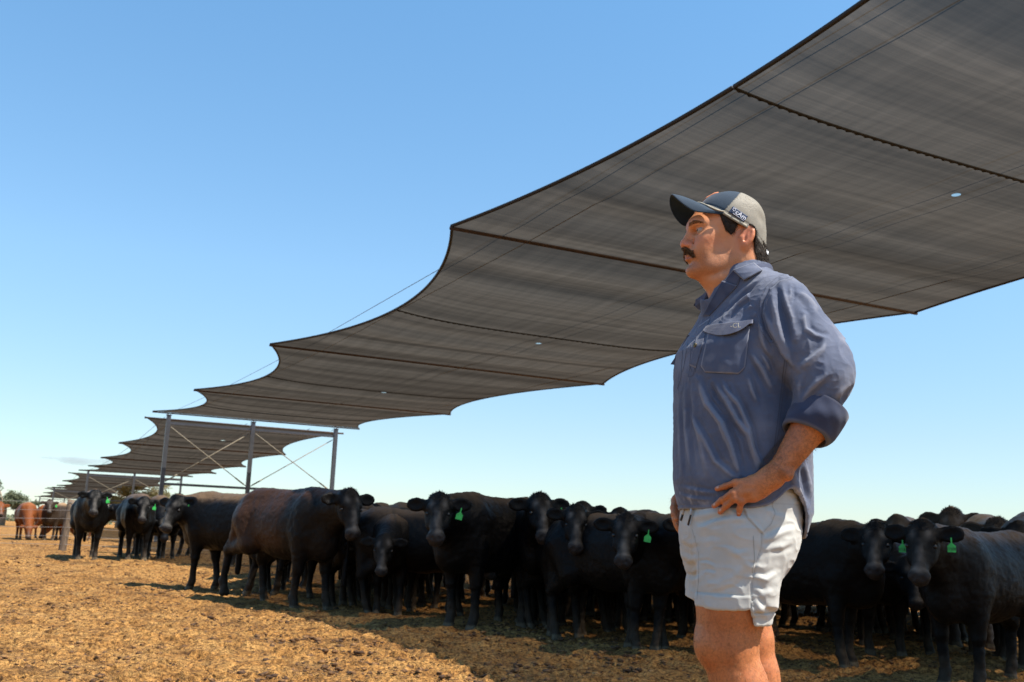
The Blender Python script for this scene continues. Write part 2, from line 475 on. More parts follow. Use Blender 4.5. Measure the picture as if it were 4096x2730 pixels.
def cloth_material():
    m, nt, bs, out = mat('shade_cloth')
    nt.nodes.remove(bs)
    L = nt.links
    uv = nt.nodes.new('ShaderNodeTexCoord').outputs['UV']
    mp = nt.nodes.new('ShaderNodeMapping'); L.new(uv, mp.inputs[0]); mp.inputs['Scale'].default_value = (0.10, 9.0, 1)
    n1 = noise_n(nt, 1.0, 7, mp.outputs[0], 0.75)
    mp2 = nt.nodes.new('ShaderNodeMapping'); L.new(uv, mp2.inputs[0]); mp2.inputs['Scale'].default_value = (5.0, 0.25, 1)
    n2 = noise_n(nt, 1.2, 4, mp2.outputs[0], 0.6)
    mp3 = nt.nodes.new('ShaderNodeMapping'); L.new(uv, mp3.inputs[0]); mp3.inputs['Scale'].default_value = (0.03, 1.3, 1)
    n3 = noise_n(nt, 1.0, 2, mp3.outputs[0], 0.5)
    r1 = ramp(nt, n1.outputs[0], [(0.25, (0.034, 0.030, 0.025)), (0.55, (0.062, 0.055, 0.046)), (0.80, (0.094, 0.084, 0.071))])
    c = mixc(nt, 0.15, r1.outputs[0], ramp(nt, n2.outputs[0], [(0.35, (0.03, 0.028, 0.026)), (0.65, (0.13, 0.12, 0.11))]).outputs[0])
    c = mixc(nt, 1.0, c, ramp(nt, n3.outputs[0], [(0.35, (0.6, 0.58, 0.56)), (0.6, (1.15, 1.12, 1.08))]).outputs[0], 'MULTIPLY')
    dif = nt.nodes.new('ShaderNodeBsdfDiffuse'); trl = nt.nodes.new('ShaderNodeBsdfTranslucent'); trp = nt.nodes.new('ShaderNodeBsdfTransparent'); trp.inputs[0].default_value = (1.0, 0.88, 0.74, 1)
    L.new(c, dif.inputs[0]); L.new(c, trl.inputs[0])
    mx = nt.nodes.new('ShaderNodeMixShader'); mx.inputs[0].default_value = 0.50
    L.new(dif.outputs[0], mx.inputs[1]); L.new(trl.outputs[0], mx.inputs[2])
    # the holes of the knit close up when it is seen at a slant
    geo = nt.nodes.new('ShaderNodeNewGeometry')
    dt = nt.nodes.new('ShaderNodeVectorMath'); dt.operation = 'DOT_PRODUCT'
    L.new(geo.outputs['Normal'], dt.inputs[0]); L.new(geo.outputs['Incoming'], dt.inputs[1])
    ab = nt.nodes.new('ShaderNodeMath'); ab.operation = 'ABSOLUTE'; L.new(dt.outputs['Value'], ab.inputs[0])
    pw = nt.nodes.new('ShaderNodeMath'); pw.operation = 'POWER'; L.new(ab.outputs[0], pw.inputs[0]); pw.inputs[1].default_value = 2.0
    ml = nt.nodes.new('ShaderNodeMath'); ml.operation = 'MULTIPLY'; L.new(pw.outputs[0], ml.inputs[0]); ml.inputs[1].default_value = 0.22
    # a few torn holes
    hole = None
    for (u_, v_, z_, r_) in ((2153, 1358, 3.66, 0.10), (1537, 1558, 3.72, 0.11), (3824, 770, 3.72, 0.075), (891, 1772, 3.62, 0.16), (1150, 1662, 3.9, 0.10)):
        tx, tz = ray(u_, v_); k_ = z_ / tz; P_ = Vector((tx * k_, k_, 0)); X_, Y_ = P_.dot(LAT), P_.dot(DIR)
        vd = nt.nodes.new('ShaderNodeVectorMath'); vd.operation = 'DISTANCE'; L.new(uv, vd.inputs[0]); vd.inputs[1].default_value = (X_, Y_, 0)
        lt = nt.nodes.new('ShaderNodeMath'); lt.operation = 'LESS_THAN'; L.new(vd.outputs['Value'], lt.inputs[0]); lt.inputs[1].default_value = r_ * 0.62
        if hole is None: hole = lt.outputs[0]
        else:
            mxx = nt.nodes.new('ShaderNodeMath'); mxx.operation = 'MAXIMUM'; L.new(hole, mxx.inputs[0]); L.new(lt.outputs[0], mxx.inputs[1]); hole = mxx.outputs[0]
    mh = nt.nodes.new('ShaderNodeMath'); mh.operation = 'MAXIMUM'; L.new(ml.outputs[0], mh.inputs[0]); L.new(hole, mh.inputs[1])
    m2 = nt.nodes.new('ShaderNodeMixShader'); L.new(mh.outputs[0], m2.inputs[0])
    L.new(mx.outputs[0], m2.inputs[1]); L.new(trp.outputs[0], m2.inputs[2])
    L.new(m2.outputs[0], out.inputs[0])
    return m
M_cloth = cloth_material()

def shade_structure(beams, label, W=8.0, sags=(1.0, 1.0, 1.0, 1.0), near_posts=True, far_posts=True, detail=1.0, holes=()):
    """beams: list of (row distance, offset, height above the camera)"""
    y0 = beams[0][0]
    org = DIR * y0
    g0 = float(ground_h(org.x, org.y))
    root = empty('shade_structure', (org.x, org.y, 0), 0, label, 'shade structure', 'shade structures along the pens')
    # local frame: x = LAT, y = DIR
    root.rotation_euler = (0, 0, math.atan2(LAT.y, LAT.x))
    LB = [(X, y - y0, z + CAMZ) for (y, X, z) in beams]
    for bi in range(len(LB) - 1):
        (x0, ya, za), (x1, yb, zb) = LB[bi], LB[bi + 1]
        nu, nv = int(36 * detail) + 8, int(40 * detail) + 8
        sag = sags[bi]
        for half in (0, 1):
            V = []; UVs = []
            for j in range(nv + 1):
                t = (j / nv) * 0.5 + 0.5 * half
                if half == 0: t = min(t, 0.5 - 0.0012)
                else: t = max(t, 0.5 + 0.0012)
                k = 4 * t * (1 - t)
                sg = sag * k
                xl = x0 + (x1 - x0) * t + sg; xr = xl - 2 * sg + W
                yy = ya + (yb - ya) * t
                zz = za + (zb - za) * t
                for i in range(nu + 1):
                    s = i / nu
                    w = 0.035 * math.sin(t * 31 + bi * 2) * (0.5 + 0.5 * math.sin(t * 9 + bi)) * (1 - (2 * s - 1) ** 6) * min(1, 7 * t * (1 - t)) - 0.13 * k * (1 - 0.8 * (2 * s - 1) ** 4)
                    V.append((xl + (xr - xl) * s, yy, zz + w - 0.0))
                    UVs.append((xl + (xr - xl) * s, yy + y0))
            Qs = [(j * (nu + 1) + i, j * (nu + 1) + i + 1, (j + 1) * (nu + 1) + i + 1, (j + 1) * (nu + 1) + i) for j in range(nv) for i in range(nu)]
            me = np_mesh('shade_cloth', V, Qs)
            ul = me.uv_layers.new(name='UVMap')
            li = np.zeros(len(me.loops), dtype=np.int32); me.loops.foreach_get('vertex_index', li)
            ul.data.foreach_set('uv', np.array(UVs, dtype=np.float32)[li].ravel())
            o = mesh_obj('shade_cloth', me, M_cloth, root)
            # black hem round the free edges
            for side in (0, nu):
                mb = MB(); mb.tube([V[j * (nu + 1) + side] for j in range(nv + 1)], 0.022, 5); mb.build('hem', M_hem, o, True)
            if half == 1:
                # rope lacing across the middle of the bay
                mb = MB(); A = V[0:nu + 1]
                mb.tube([Vector(p) + Vector((0, -0.02, -0.012)) for p in A], 0.014, 5)
                p0, p1 = Vector(A[0]), Vector(A[-1]); n = int((p1 - p0).length / (0.11 if detail > 0.6 else 0.3))
                pts = []
                for q in range(n * 2):
                    f = q / (n * 2 - 1); ii = min(int(f * nu), nu - 1); fr = f * nu - ii
                    p = Vector(A[ii]).lerp(Vector(A[ii + 1]), fr)
                    pts.append(p + Vector((0, -0.02 + (0.018 if q % 2 else -0.018), -0.018)))
                if detail > 0.3: mb.tube(pts, 0.010, 4, False)
                mb.build('lacing', M_lace, o, True)
    for bi, (x, y, z) in enumerate(LB):
        mb = MB(); mb.tube([(x - 0.02, y, z - 0.03), (x + W + 0.02, y, z - 0.03)], 0.024 if detail > 0.6 else 0.035, 8)
        mb.build('cross_pipe', M_rust, root, True)
    # cables carrying the pipes
    for fx in (0.74, 1.04, 3.95, 4.25, 6.55, 6.85):
        mb = MB(); dz = 0.06 if fx in (0.74, 3.95, 6.55) else -0.04
        pts = [(x + fx, y, z + dz) for (x, y, z) in LB]
        mb.tube(pts, 0.006 if detail > 0.6 else 0.012, 4, False); mb.build('cable', M_cable, root, True)
    # posts, rail, braces
    ends = []
    if near_posts: ends.append((LB[0][1] - 1.05, LB[0][2]))
    if far_posts: ends.append((LB[-1][1] + 1.05, LB[-1][2]))
    xe = LB[-1][0]
    for (yy, zz) in ends:
        tops = []
        for fx in (0.72, 3.95, 7.35):
            wp = org + LAT * (xe + fx) + DIR * yy
            gz = float(ground_h(wp.x, wp.y)) - 0.3
            mb = MB(); mb.box((xe + fx, yy, (zz - 0.0 + gz) / 2), (0.15, 0.15, zz - gz))
            mb.box((xe + fx, yy, zz + 0.01), (0.2, 0.2, 0.02))
            mb.build('post', M_steel, root)
            tops.append((xe + fx, yy, zz))
        mb = MB()
        for a, b in ((0, 1), (1, 2)):
            mb.box(((tops[a][0] + tops[b][0]) / 2, yy, zz - 0.30), (tops[b][0] - tops[a][0] - 0.15, 0.1, 0.1))
        mb.build('top_rail', M_steel, root)
        mb = MB()
        for a, b in ((0, 1), (1, 2)):
            mb.box(((tops[a][0] + tops[b][0]) / 2, yy, 2.42), (tops[b][0] - tops[a][0] - 0.15, 0.08, 0.09))
        mb.build('lower_rail', M_steel, root)
        for a, b in ((0, 1), (1, 2)):
            for (p, q) in ((tops[a], tops[b]), (tops[b], tops[a])):
                mb = MB(); s = 1 if q[0] > p[0] else -1
                P0 = Vector((p[0] + s * 0.1, yy - 0.08 * s, zz - 0.45)); P1 = Vector((q[0] - s * 0.1, yy - 0.08 * s, 2.5))
                mb.tube([P0, P1], 0.018, 5); mb.tube([P0.lerp(P1, 0.86), P0.lerp(P1, 0.97)], 0.03, 6)
                mb.build('brace', M_strap, root, True)
        # guy wires from the post tops to the cloth
        for k, tp in enumerate(tops):
            for sg_ in (-1, 1):
                mb = MB(); mb.tube([(tp[0] + 0.05, yy, zz - 0.02), (tp[0] + 0.18 * sg_ - 0.1, yy + 0.9 * sg_, zz + 0.02)], 0.012, 4)
                mb.build('turnbuckle', M_cable, root, True)
    return root

S1 = shade_structure([(1.6, 4.6, 3.95), (10.9, 4.52, 3.72), (20.15, 4.49, 3.67), (29.49, 4.51, 3.79), (39.0, 4.56, 4.06)],
    'huge dark shade cloth roof overhead, laced in wide panels, the largest of all', sags=(0.55, 1.0, 1.0, 1.0), detail=1.0)
S2 = shade_structure([(41.1, 4.54, 4.03), (50.9, 4.57, 3.67), (60.1, 4.55, 3.45), (69.4, 4.56, 3.41), (79.0, 4.59, 3.53)],
    'dark scalloped shade cloth roof seen between the three tall grey posts', near_posts=False, detail=0.5)
S3 = shade_structure([(81.0, 4.02, 3.39), (90.4, 4.12, 3.09), (99.8, 4.14, 2.98), (109.2, 4.1, 3.05), (118.5, 4.0, 3.25)],
    'small far shade roof just above the heads of the black steers', near_posts=False, detail=0.25)
S4 = shade_structure([(120.6, 3.88, 3.2), (130, 4.02, 2.94), (139.5, 4.1, 2.77), (148.5, 4.0, 2.85), (158, 3.85, 2.99)],
    'farthest and tiniest shade roof, behind the wooden fence post', near_posts=False, detail=0.25)

# ------------------------------------------------------------------ cattle
def coat_material(name, base, bleach, mud=(0.045, 0.032, 0.021)):
    m, nt, bs, out = mat(name)
    L = nt.links
    co = objco(nt)
    n = noise_n(nt, 9, 5, co, 0.65)
    mp = nt.nodes.new('ShaderNodeMapping'); L.new(co, mp.inputs[0]); mp.inputs['Scale'].default_value = (6, 40, 40)
    hair = noise_n(nt, 4, 3, mp.outputs[0], 0.7)
    # sun bleached hair plus painted highlight on the topline, dried mud low on the legs, painted sheen on nose and brow: colour stored on the mesh
    def masked(attr, lo, hi):
        a = attr_n(nt, attr)
        s_ = nt.nodes.new('ShaderNodeMath'); s_.operation = 'MULTIPLY_ADD'; L.new(n.outputs[0], s_.inputs[0]); s_.inputs[1].default_value = 1.2
        L.new(a, s_.inputs[2])
        mr = nt.nodes.new('ShaderNodeMapRange'); L.new(s_.outputs[0], mr.inputs[0]); mr.inputs[1].default_value = lo; mr.inputs[2].default_value = hi
        mu = nt.nodes.new('ShaderNodeMath'); mu.operation = 'MULTIPLY'; L.new(mr.outputs[0], mu.inputs[0]); L.new(a, mu.inputs[1]); mu.use_clamp = True
        return mu.outputs[0]
    hb = ramp(nt, hair.outputs[0], [(0.3, [c * 0.55 for c in base]), (0.7, [c * 1.6 for c in base])])
    c = mixc(nt, masked('bleach', 0.7, 1.5), hb.outputs[0], bleach)
    c = mixc(nt, masked('mud', 0.85, 1.3), c, mud)
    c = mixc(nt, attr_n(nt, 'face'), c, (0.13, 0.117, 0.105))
    c = mixc(nt, attr_n(nt, 'nose'), c, (0.030, 0.027, 0.027))
    c = mixc(nt, attr_n(nt, 'hoof'), c, (0.11, 0.085, 0.055))
    L.new(c, bs.inputs['Base Color'])
    bs.inputs['Roughness'].default_value = 0.42
    bs.inputs['Specular IOR Level'].default_value = 0.10
    bump(nt, bs, hair.outputs[0], 0.35, 0.02)
    return m
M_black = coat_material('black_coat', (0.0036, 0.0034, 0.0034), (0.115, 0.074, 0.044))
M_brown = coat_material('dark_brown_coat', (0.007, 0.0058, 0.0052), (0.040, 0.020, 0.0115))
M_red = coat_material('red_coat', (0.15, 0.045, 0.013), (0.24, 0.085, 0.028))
M_tan = coat_material('dusty_sunlit_coat', (0.038, 0.026, 0.018), (0.30, 0.19, 0.10))  # tan, dusty coat, lightened so steers wearing it look sunlit
M_tuft = simple('black_hair', (0.010, 0.008, 0.007), 0.7, 0, 0.4, 60)
M_eye = simple('dark_eye', (0.006, 0.005, 0.005), 0.3, 0, 0, 5)
M_tag = simple('green_tag', (0.03, 0.42, 0.07), 0.5, 0, 0.25, 30)
M_ink = simple('black_ink', (0.01, 0.02, 0.01), 0.7, 0, 0, 10)

def build_cow(seed=0, yaw=0.0, head_z=1.25, pitch=58, vox=0.018, reach=0.50, legs=None, brown=0.0, bleach=1.0, tail=0.0, grazing=False, facew=1.0):
    """body forward +x, ground z=0; returns mesh and head frame. yaw: head turn to the left in degrees."""
    r = random.Random(seed)
    yw = math.radians(yaw)
    hd = np.array([math.cos(yw), math.sin(yw), 0.0]); sd = np.array([-math.sin(yw), math.cos(yw), 0.0])
    pt = math.radians(pitch)
    f = hd * math.cos(pt) + np.array([0, 0, -1.0]) * math.sin(pt)      # poll to muzzle
    nn = hd * math.sin(pt) + np.array([0, 0, 1.0]) * math.cos(pt)      # out of the forehead
    neck0 = np.array([0.62, 0, 1.10])
    mid = np.array([1, 0, 0]) * (reach * 0.45) + hd * (reach * 0.6)
    Pp = neck0 + mid; Pp[2] = head_z - 0.045
    mz = Pp + f * 0.55
    lo = np.minimum(np.array([-1.12, -0.42, -0.03]), np.minimum(Pp, mz) - 0.36)
    hi = np.maximum(np.array([0.95, 0.42, 1.46]), np.maximum(Pp, mz) + 0.36)
    lo[2] = -0.03
    G = [np.arange(l, h, vox) for l, h in zip(lo, hi)]
    F = Field(*G)
    # trunk
    F.ell((0.42, 0, 0.93), (0.40, 0.265, 0.38), k=0.0)
    F.ell((0.0, 0, 0.90), (0.62, 0.315, 0.375), k=0.10)
    F.ell((-0.50, 0, 1.00), (0.40, 0.27, 0.33), k=0.12)
    F.cone((0.40, 0, 1.20), (-0.62, 0, 1.21), 0.105, 0.10, k=0.12)
    F.cone((-0.62, 0.12, 1.17), (-0.62, -0.12, 1.17), 0.09, 0.09, k=0.10)      # hooks
    F.ell((-0.80, 0.0, 1.03), (0.13, 0.20, 0.22), k=0.10)
    F.ell((0.66, 0, 0.76), (0.20, 0.14, 0.22), k=0.12)                         # brisket
    F.ell((0.50, 0.17, 0.98), (0.17, 0.12, 0.27), k=0.08); F.ell((0.50, -0.17, 0.98), (0.17, 0.12, 0.27), k=0.08)
    # neck
    Nk = Pp - nn * 0.10 + f * 0.07
    F.cone((0.52, 0, 1.05), Nk, 0.235, 0.135, k=0.10)
    F.cone((0.42, 0, 1.24), Pp - nn * 0.05 + np.array([0, 0, -0.02]), 0.10, 0.08, k=0.10)
    F.cone((0.68, 0, 0.86), Nk + f * 0.12 - nn * 0.03, 0.12, 0.06, k=0.10)
    # head
    Rm = np.stack([f, sd, nn], 1)
    F.cone(Pp - sd * 0.04, Pp + sd * 0.04, 0.064, 0.064, k=0.05)
    F.ell(Pp + np.array([0, 0, 0.03]) + nn * 0.02, (0.05, 0.05, 0.035), Rm, k=0.03)
    fw = facew
    F.ell(Pp + f * 0.11 - nn * 0.02, (0.150, 0.124 * fw, 0.098), Rm, k=0.04)
    F.cone(Pp + f * 0.14 - nn * 0.005, Pp + f * 0.37 + nn * 0.0, 0.090, 0.060, k=0.04)
    F.cone(Pp + f * 0.10 - nn * 0.10, Pp + f * 0.38 - nn * 0.055, 0.088, 0.054, k=0.05)
    F.ell(Pp + f * 0.435 - nn * 0.008, (0.062, 0.090, 0.066), Rm, k=0.03)
    F.ell(Pp + f * 0.44 - nn * 0.07, (0.055, 0.064, 0.035), Rm, k=0.03)
    for s_ in (1, -1):
        F.ell(Pp + f * 0.130 + sd * s_ * 0.096 * fw + nn * 0.030, (0.050, 0.026, 0.026), Rm, k=0.02)
        F.ell(Pp + f * 0.255 + sd * s_ * 0.105 + nn * 0.035, (0.085, 0.030, 0.032), Rm, k=0.04, mode='s')
        F.ell(Pp + f * 0.175 + sd * s_ * 0.118 * fw + nn * 0.012, (0.026, 0.020, 0.016), Rm, k=0.012, mode='s')
        F.ell(Pp + f * 0.20 + sd * s_ * 0.075 - nn * 0.05, (0.11, 0.045, 0.06), Rm, k=0.04)
        F.cone(Pp + f * 0.474 + sd * s_ * 0.034 + nn * 0.030, Pp + f * 0.490 + sd * s_ * 0.056 + nn * 0.004, 0.017, 0.011, k=0.012, mode='s')
        # ears
        dr = -0.03 + r.random() * 0.06
        ax = sd * s_ - np.array([0, 0, 1.0]) * dr * 2.0 - hd * 0.10; ax /= np.linalg.norm(ax)
        up = np.array([0, 0, 1.0]) - ax * ax[2]; up /= np.linalg.norm(up)
        fr = np.cross(ax, up)
        Re = np.stack([ax, up, fr], 1)
        e0 = Pp + f * 0.035 + sd * s_ * 0.085 - nn * 0.02
        F.cone(e0, e0 + ax * 0.07, 0.032, 0.030, k=0.03)
        F.ell(e0 + ax * 0.13, (0.105, 0.070, 0.034), Re, k=0.03)
        fs = 1 if (fr @ hd) > 0 else -1
        F.ell(e0 + ax * 0.135 + fr * fs * 0.034, (0.080, 0.050, 0.026), Re, k=0.012, mode='s')
        if s_ == 1: ear = e0 + ax * 0.13 - up * 0.035 + fr * fs * 0.036
    # legs: offsets fore/aft of each hoof
    lg = legs or [r.uniform(-0.06, 0.08), r.uniform(-0.08, 0.06), r.uniform(-0.08, 0.1), r.uniform(-0.1, 0.08)]
    hooves = []
    for i, s_ in ((0, 1), (1, -1)):
        o = lg[i]; y = 0.165 * s_
        k0 = (0.46 + o * 0.35, y, 0.44); k1 = (0.45 + o, y * 0.95, 0.13)
        F.cone((0.47, y * 1.05, 0.80), k0, 0.125, 0.062, k=0.07)
        F.ell(k0, (0.056, 0.055, 0.065), k=0.03)
        F.cone(k0, k1, 0.050, 0.042, k=0.02)
        F.ell(k1, (0.048, 0.050, 0.045), k=0.02)
        F.cone(k1, (k1[0] + 0.03, k1[1], 0.055), 0.043, 0.052, k=0.02)
        F.cone((k1[0] + 0.045, k1[1] + 0.026, 0.03), (k1[0] + 0.045, k1[1] + 0.026, 0.0), 0.033, 0.042, k=0.008)
        F.cone((k1[0] + 0.045, k1[1] - 0.026, 0.03), (k1[0] + 0.045, k1[1] - 0.026, 0.0), 0.033, 0.042, k=0.008)
    for i, s_ in ((2, 1), (3, -1)):
        o = lg[i]; lift = 0.0
        if abs(o) > 0.3: lift = 0.10
        y = 0.165 * s_
        st = (-0.42 + o * 0.15, y * 1.15, 0.70); hk = (-0.74 + o * 0.6, y, 0.50 + lift); ft = (-0.68 + o, y, 0.13 + lift)
        F.cone((-0.58, y * 0.95, 0.95), st, 0.20, 0.135, k=0.08)
        F.cone((-0.70, y * 0.8, 0.95), hk, 0.15, 0.062, k=0.08)
        F.cone(st, hk, 0.115, 0.060, k=0.06)
        F.ell(hk, (0.058, 0.045, 0.065), k=0.03)
        F.cone(hk, ft, 0.050, 0.043, k=0.02)
        F.ell(ft, (0.05, 0.05, 0.045), k=0.02)
        F.cone(ft, (ft[0] + 0.03, ft[1], 0.05 + lift), 0.044, 0.050, k=0.02)
        for q in (1, -1):
            F.cone((ft[0] + 0.045, ft[1] + 0.026 * q, 0.03 + lift), (ft[0] + 0.045, ft[1] + 0.026 * q, lift), 0.033, 0.042, k=0.008)
    # tail
    sw = tail
    F.cone((-0.86, 0, 1.22), (-0.955, sw * 0.3, 1.02), 0.040, 0.030, k=0.05)
    F.cone((-0.955, sw * 0.3, 1.02), (-0.97, sw, 0.62), 0.028, 0.026, k=0.02)
    F.cone((-0.97, sw, 0.64), (-0.985, sw * 1.2, 0.34), 0.042, 0.034, k=0.02)
    V, Q = F.mesh()
    V = relax(V, Q, 1, 0.4)
    Nn = vnormals(V, Q)
    # coat unevenness and the woolly poll
    amp = 0.0045 + 0.006 * smooth01(1 - np.linalg.norm(V - Pp, axis=1) / 0.13)
    V = V + Nn * (fbm(V, 28, 2, seed) * amp)[:, None] + Nn * (fbm(V, 4.5, 3, seed + 5) * 0.010 * smooth01((V[:, 2] - 0.45) / 0.2) * smooth01((np.linalg.norm(V - Pp - f * 0.25, axis=1) - 0.3) / 0.2))[:, None]
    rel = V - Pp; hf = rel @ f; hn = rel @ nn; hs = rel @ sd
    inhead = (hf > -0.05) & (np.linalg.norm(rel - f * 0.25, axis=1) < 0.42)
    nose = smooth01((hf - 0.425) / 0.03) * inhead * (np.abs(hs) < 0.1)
    face = np.exp(-(hs / 0.042) ** 2) * smooth01((hf - 0.12) / 0.12) * (1 - smooth01((hf - 0.44) / 0.02)) * (hn > 0.0) * inhead * 0.8  # sky sheen painted as paler bridge, brows and muzzle rim
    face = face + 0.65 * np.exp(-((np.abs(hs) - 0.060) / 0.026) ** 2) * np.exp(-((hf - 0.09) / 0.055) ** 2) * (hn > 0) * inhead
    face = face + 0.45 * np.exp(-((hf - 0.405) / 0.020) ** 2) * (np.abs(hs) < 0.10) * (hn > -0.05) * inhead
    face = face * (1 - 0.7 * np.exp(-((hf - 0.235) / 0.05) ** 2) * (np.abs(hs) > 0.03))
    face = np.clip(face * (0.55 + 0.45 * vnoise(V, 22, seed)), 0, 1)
    bl = smooth01((V[:, 2] - 1.12) / 0.22) * (1 - inhead) * bleach  # bleached back hair, doubling as a painted highlight along the top
    if brown > 0:
        bl = np.maximum(bl, brown * smooth01((0.42 - V[:, 0]) / 0.35) * smooth01((V[:, 2] - 0.5) / 0.25))
    mud = smooth01((0.42 - V[:, 2]) / 0.3) * 0.55 + 0.18
    hoof = smooth01((0.055 - V[:, 2]) / 0.01)
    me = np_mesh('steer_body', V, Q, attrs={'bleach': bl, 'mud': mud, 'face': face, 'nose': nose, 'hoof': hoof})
    return dict(V=V, N=Nn, me=me, P=Pp, f=f, n=nn, s=sd, ear=ear, fw=fw)

def poll_tuft(V, Nn_, cow, root, m, seed=1):
    rs = np.random.RandomState(seed); rel = V - cow['P']
    mk = (np.linalg.norm(rel, axis=1) < 0.105) & (Nn_[:, 2] > 0.15)
    idx = np.nonzero(mk)[0]
    if len(idx) == 0: return
    ix = rs.choice(idx, 240); n = len(ix)
    D = Nn_[ix] * 0.7 + np.array([0, 0, 0.5]) + rs.randn(n, 3) * 0.35; D /= np.linalg.norm(D, axis=1, keepdims=True)
    S = np.cross(D, rs.randn(n, 3)); S /= np.linalg.norm(S, axis=1, keepdims=True)
    L_ = 0.006 + 0.011 * rs.rand(n)[:, None]; p = V[ix]
    A = np.stack([p - S * 0.003, p + S * 0.003, p + D * L_ * 0.6 + S * 0.002, p + D * L_ + rs.randn(n, 3) * 0.006], 1).reshape(-1, 3)
    mesh_obj('poll_hair', np_mesh('poll_hair', A, np.arange(4 * n).reshape(-1, 4)), m, root)

def uvsphere(name, r, m, parent, loc, n=12):
    mb = MB(); v = []; fcs = []
    for i in range(n // 2 + 1):
        for j in range(n):
            a = PI * i / (n // 2); b = 2 * PI * j / n
            v.append((r[0] * math.sin(a) * math.cos(b) + loc[0], r[1] * math.sin(a) * math.sin(b) + loc[1], r[2] * math.cos(a) + loc[2]))
    for i in range(n // 2):
        for j in range(n):
            fcs.append((i * n + j, (i + 1) * n + j, (i + 1) * n + (j + 1) % n, i * n + (j + 1) % n))
    mb.add(v, fcs)
    return mb.build(name, m, parent, True)

def text_mesh(body, size, name, shear=0.0):
    cu = bpy.data.curves.new(name, 'FONT'); cu.body = body; cu.size = size; cu.align_x = 'CENTER'; cu.align_y = 'CENTER'
    cu.extrude = 0.0004; cu.shear = shear
    o = bpy.data.objects.new('tmp_text', cu); COL.objects.link(o)
    dg = bpy.context.evaluated_depsgraph_get()
    me = bpy.data.meshes.new_from_object(o.evaluated_get(dg))
    bpy.data.objects.remove(o); me.name = name
    return me

def make_tag(root, cow, number=None, s=1.0):
    e = cow['ear']; hd = np.array([cow['s'][1], -cow['s'][0], 0.0]); sd = cow['s']
    w, h = 0.032 * s, 0.033 * s
    prof = [(-w, -h), (w, -h), (w * 1.02, h * 0.45), (w * 0.45, h), (w * 0.16, h * 1.25), (w * 0.16, h * 2.5), (-w * 0.16, h * 2.5), (-w * 0.16, h * 1.25), (-w * 0.45, h), (-w * 1.02, h * 0.45)]
    n = len(prof); c0 = e + np.array([0, 0, -2.3 * h])
    v = [tuple(c0 + sd * x + np.array([0, 0, z]) + hd * d) for d in (0.0, 0.004) for x, z in prof]
    f = [tuple(range(n - 1, -1, -1)), tuple(range(n, 2 * n))] + [(i, (i + 1) % n, n + (i + 1) % n, n + i) for i in range(n)]
    tw = 0.25 * math.sin(e[0] * 917 + e[2] * 431); piv = c0 + np.array([0, 0, h * 2.5])
    if not number:
        v = [tuple(piv + sd * ((np.array(p) - piv) @ sd * math.cos(tw) - (p[2] - piv[2]) * math.sin(tw)) + np.array([0, 0, (p[2] - piv[2]) * math.cos(tw) + (np.array(p) - piv) @ sd * math.sin(tw)]) + hd * ((np.array(p) - piv) @ hd)) for p in v]
    mb = MB(); mb.add(v, f)
    t = mb.build('ear_tag', M_tag, root)
    if number:
        me = text_mesh(number, 0.030 * s, 'tag_number')
        M = Matrix(((sd[0], 0, hd[0], 0), (sd[1], 0, hd[1], 0), (0, 1, 0, 0), (0, 0, 0, 1)))
        if M.to_3x3().determinant() < 0:
            M = Matrix(((-sd[0], 0, hd[0], 0), (-sd[1], 0, hd[1], 0), (0, 1, 0, 0), (0, 0, 0, 1)))
        p = c0 + hd * 0.0055 + np.array([0, 0, -h * 0.25])
        M = Matrix.Translation(Vector(p)) @ M
        me.transform(M)
        mesh_obj('tag_number', me, M_ink, t)
    return t

CATTLE_GROUP = 'black cattle crowded under the shade roof'
def place_cow(u, vtop, dist, heading, label, m=M_black, tagged=True, number=None, name='black_steer', group=CATTLE_GROUP, look=True,
              scale=1.0, head_z=None, pitch=58, seed=None, vox=0.018, cat='steer', proto=None, **kw):
    """u, vtop: pixel of the top of the poll; heading: 0 = walking at the camera, +90 = to the picture's right"""
    T = at(u, vtop, dist)
    gz = float(ground_h(T.x, T.y))
    to_cam = math.atan2(-T.y, -T.x)
    hw = to_cam + math.radians(heading)            # world angle of body forward
    yaw = -heading if look is True else look
    yaw = max(-100, min(100, yaw))
    if proto is not None:
        cow = proto
    else:
        hz = (T.z - gz) / scale if head_z is None else head_z
        rv = random.Random(int(u) * 7 + 1)
        if look is True:
            yaw += rv.uniform(-13, 13); pitch += rv.uniform(-7, 7); kw.setdefault('facew', rv.uniform(0.92, 1.05))
        cow = build_cow(seed=seed if seed is not None else int(u), yaw=yaw, head_z=hz, pitch=pitch, vox=vox, **kw)
    P = cow['P'] * scale
    c, s_ = math.cos(hw), math.sin(hw)
    ox = T.x - (P[0] * c - P[1] * s_); oy = T.y - (P[0] * s_ + P[1] * c)
    root = empty(name, (ox, oy, float(ground_h(ox, oy)) if proto is not None or abs(heading) < 60 else gz), hw, label, cat, group)
    root.scale = (scale,) * 3
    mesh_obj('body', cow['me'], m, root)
    for sg in (1, -1):
        p = cow['P'] + cow['f'] * 0.172 + cow['s'] * sg * 0.106 * cow['fw'] + cow['n'] * 0.008
        uvsphere('eye', (0.019, 0.019, 0.019), M_eye, root, p)
    if tagged: make_tag(root, cow, number)
    if vox < 0.02: poll_tuft(cow['V'], cow['N'], cow, root, M_tuft, int(u))
    return cow

VN, VF = 0.015, 0.022
cows = []
def C(*a, **k): cows.append((a, k))
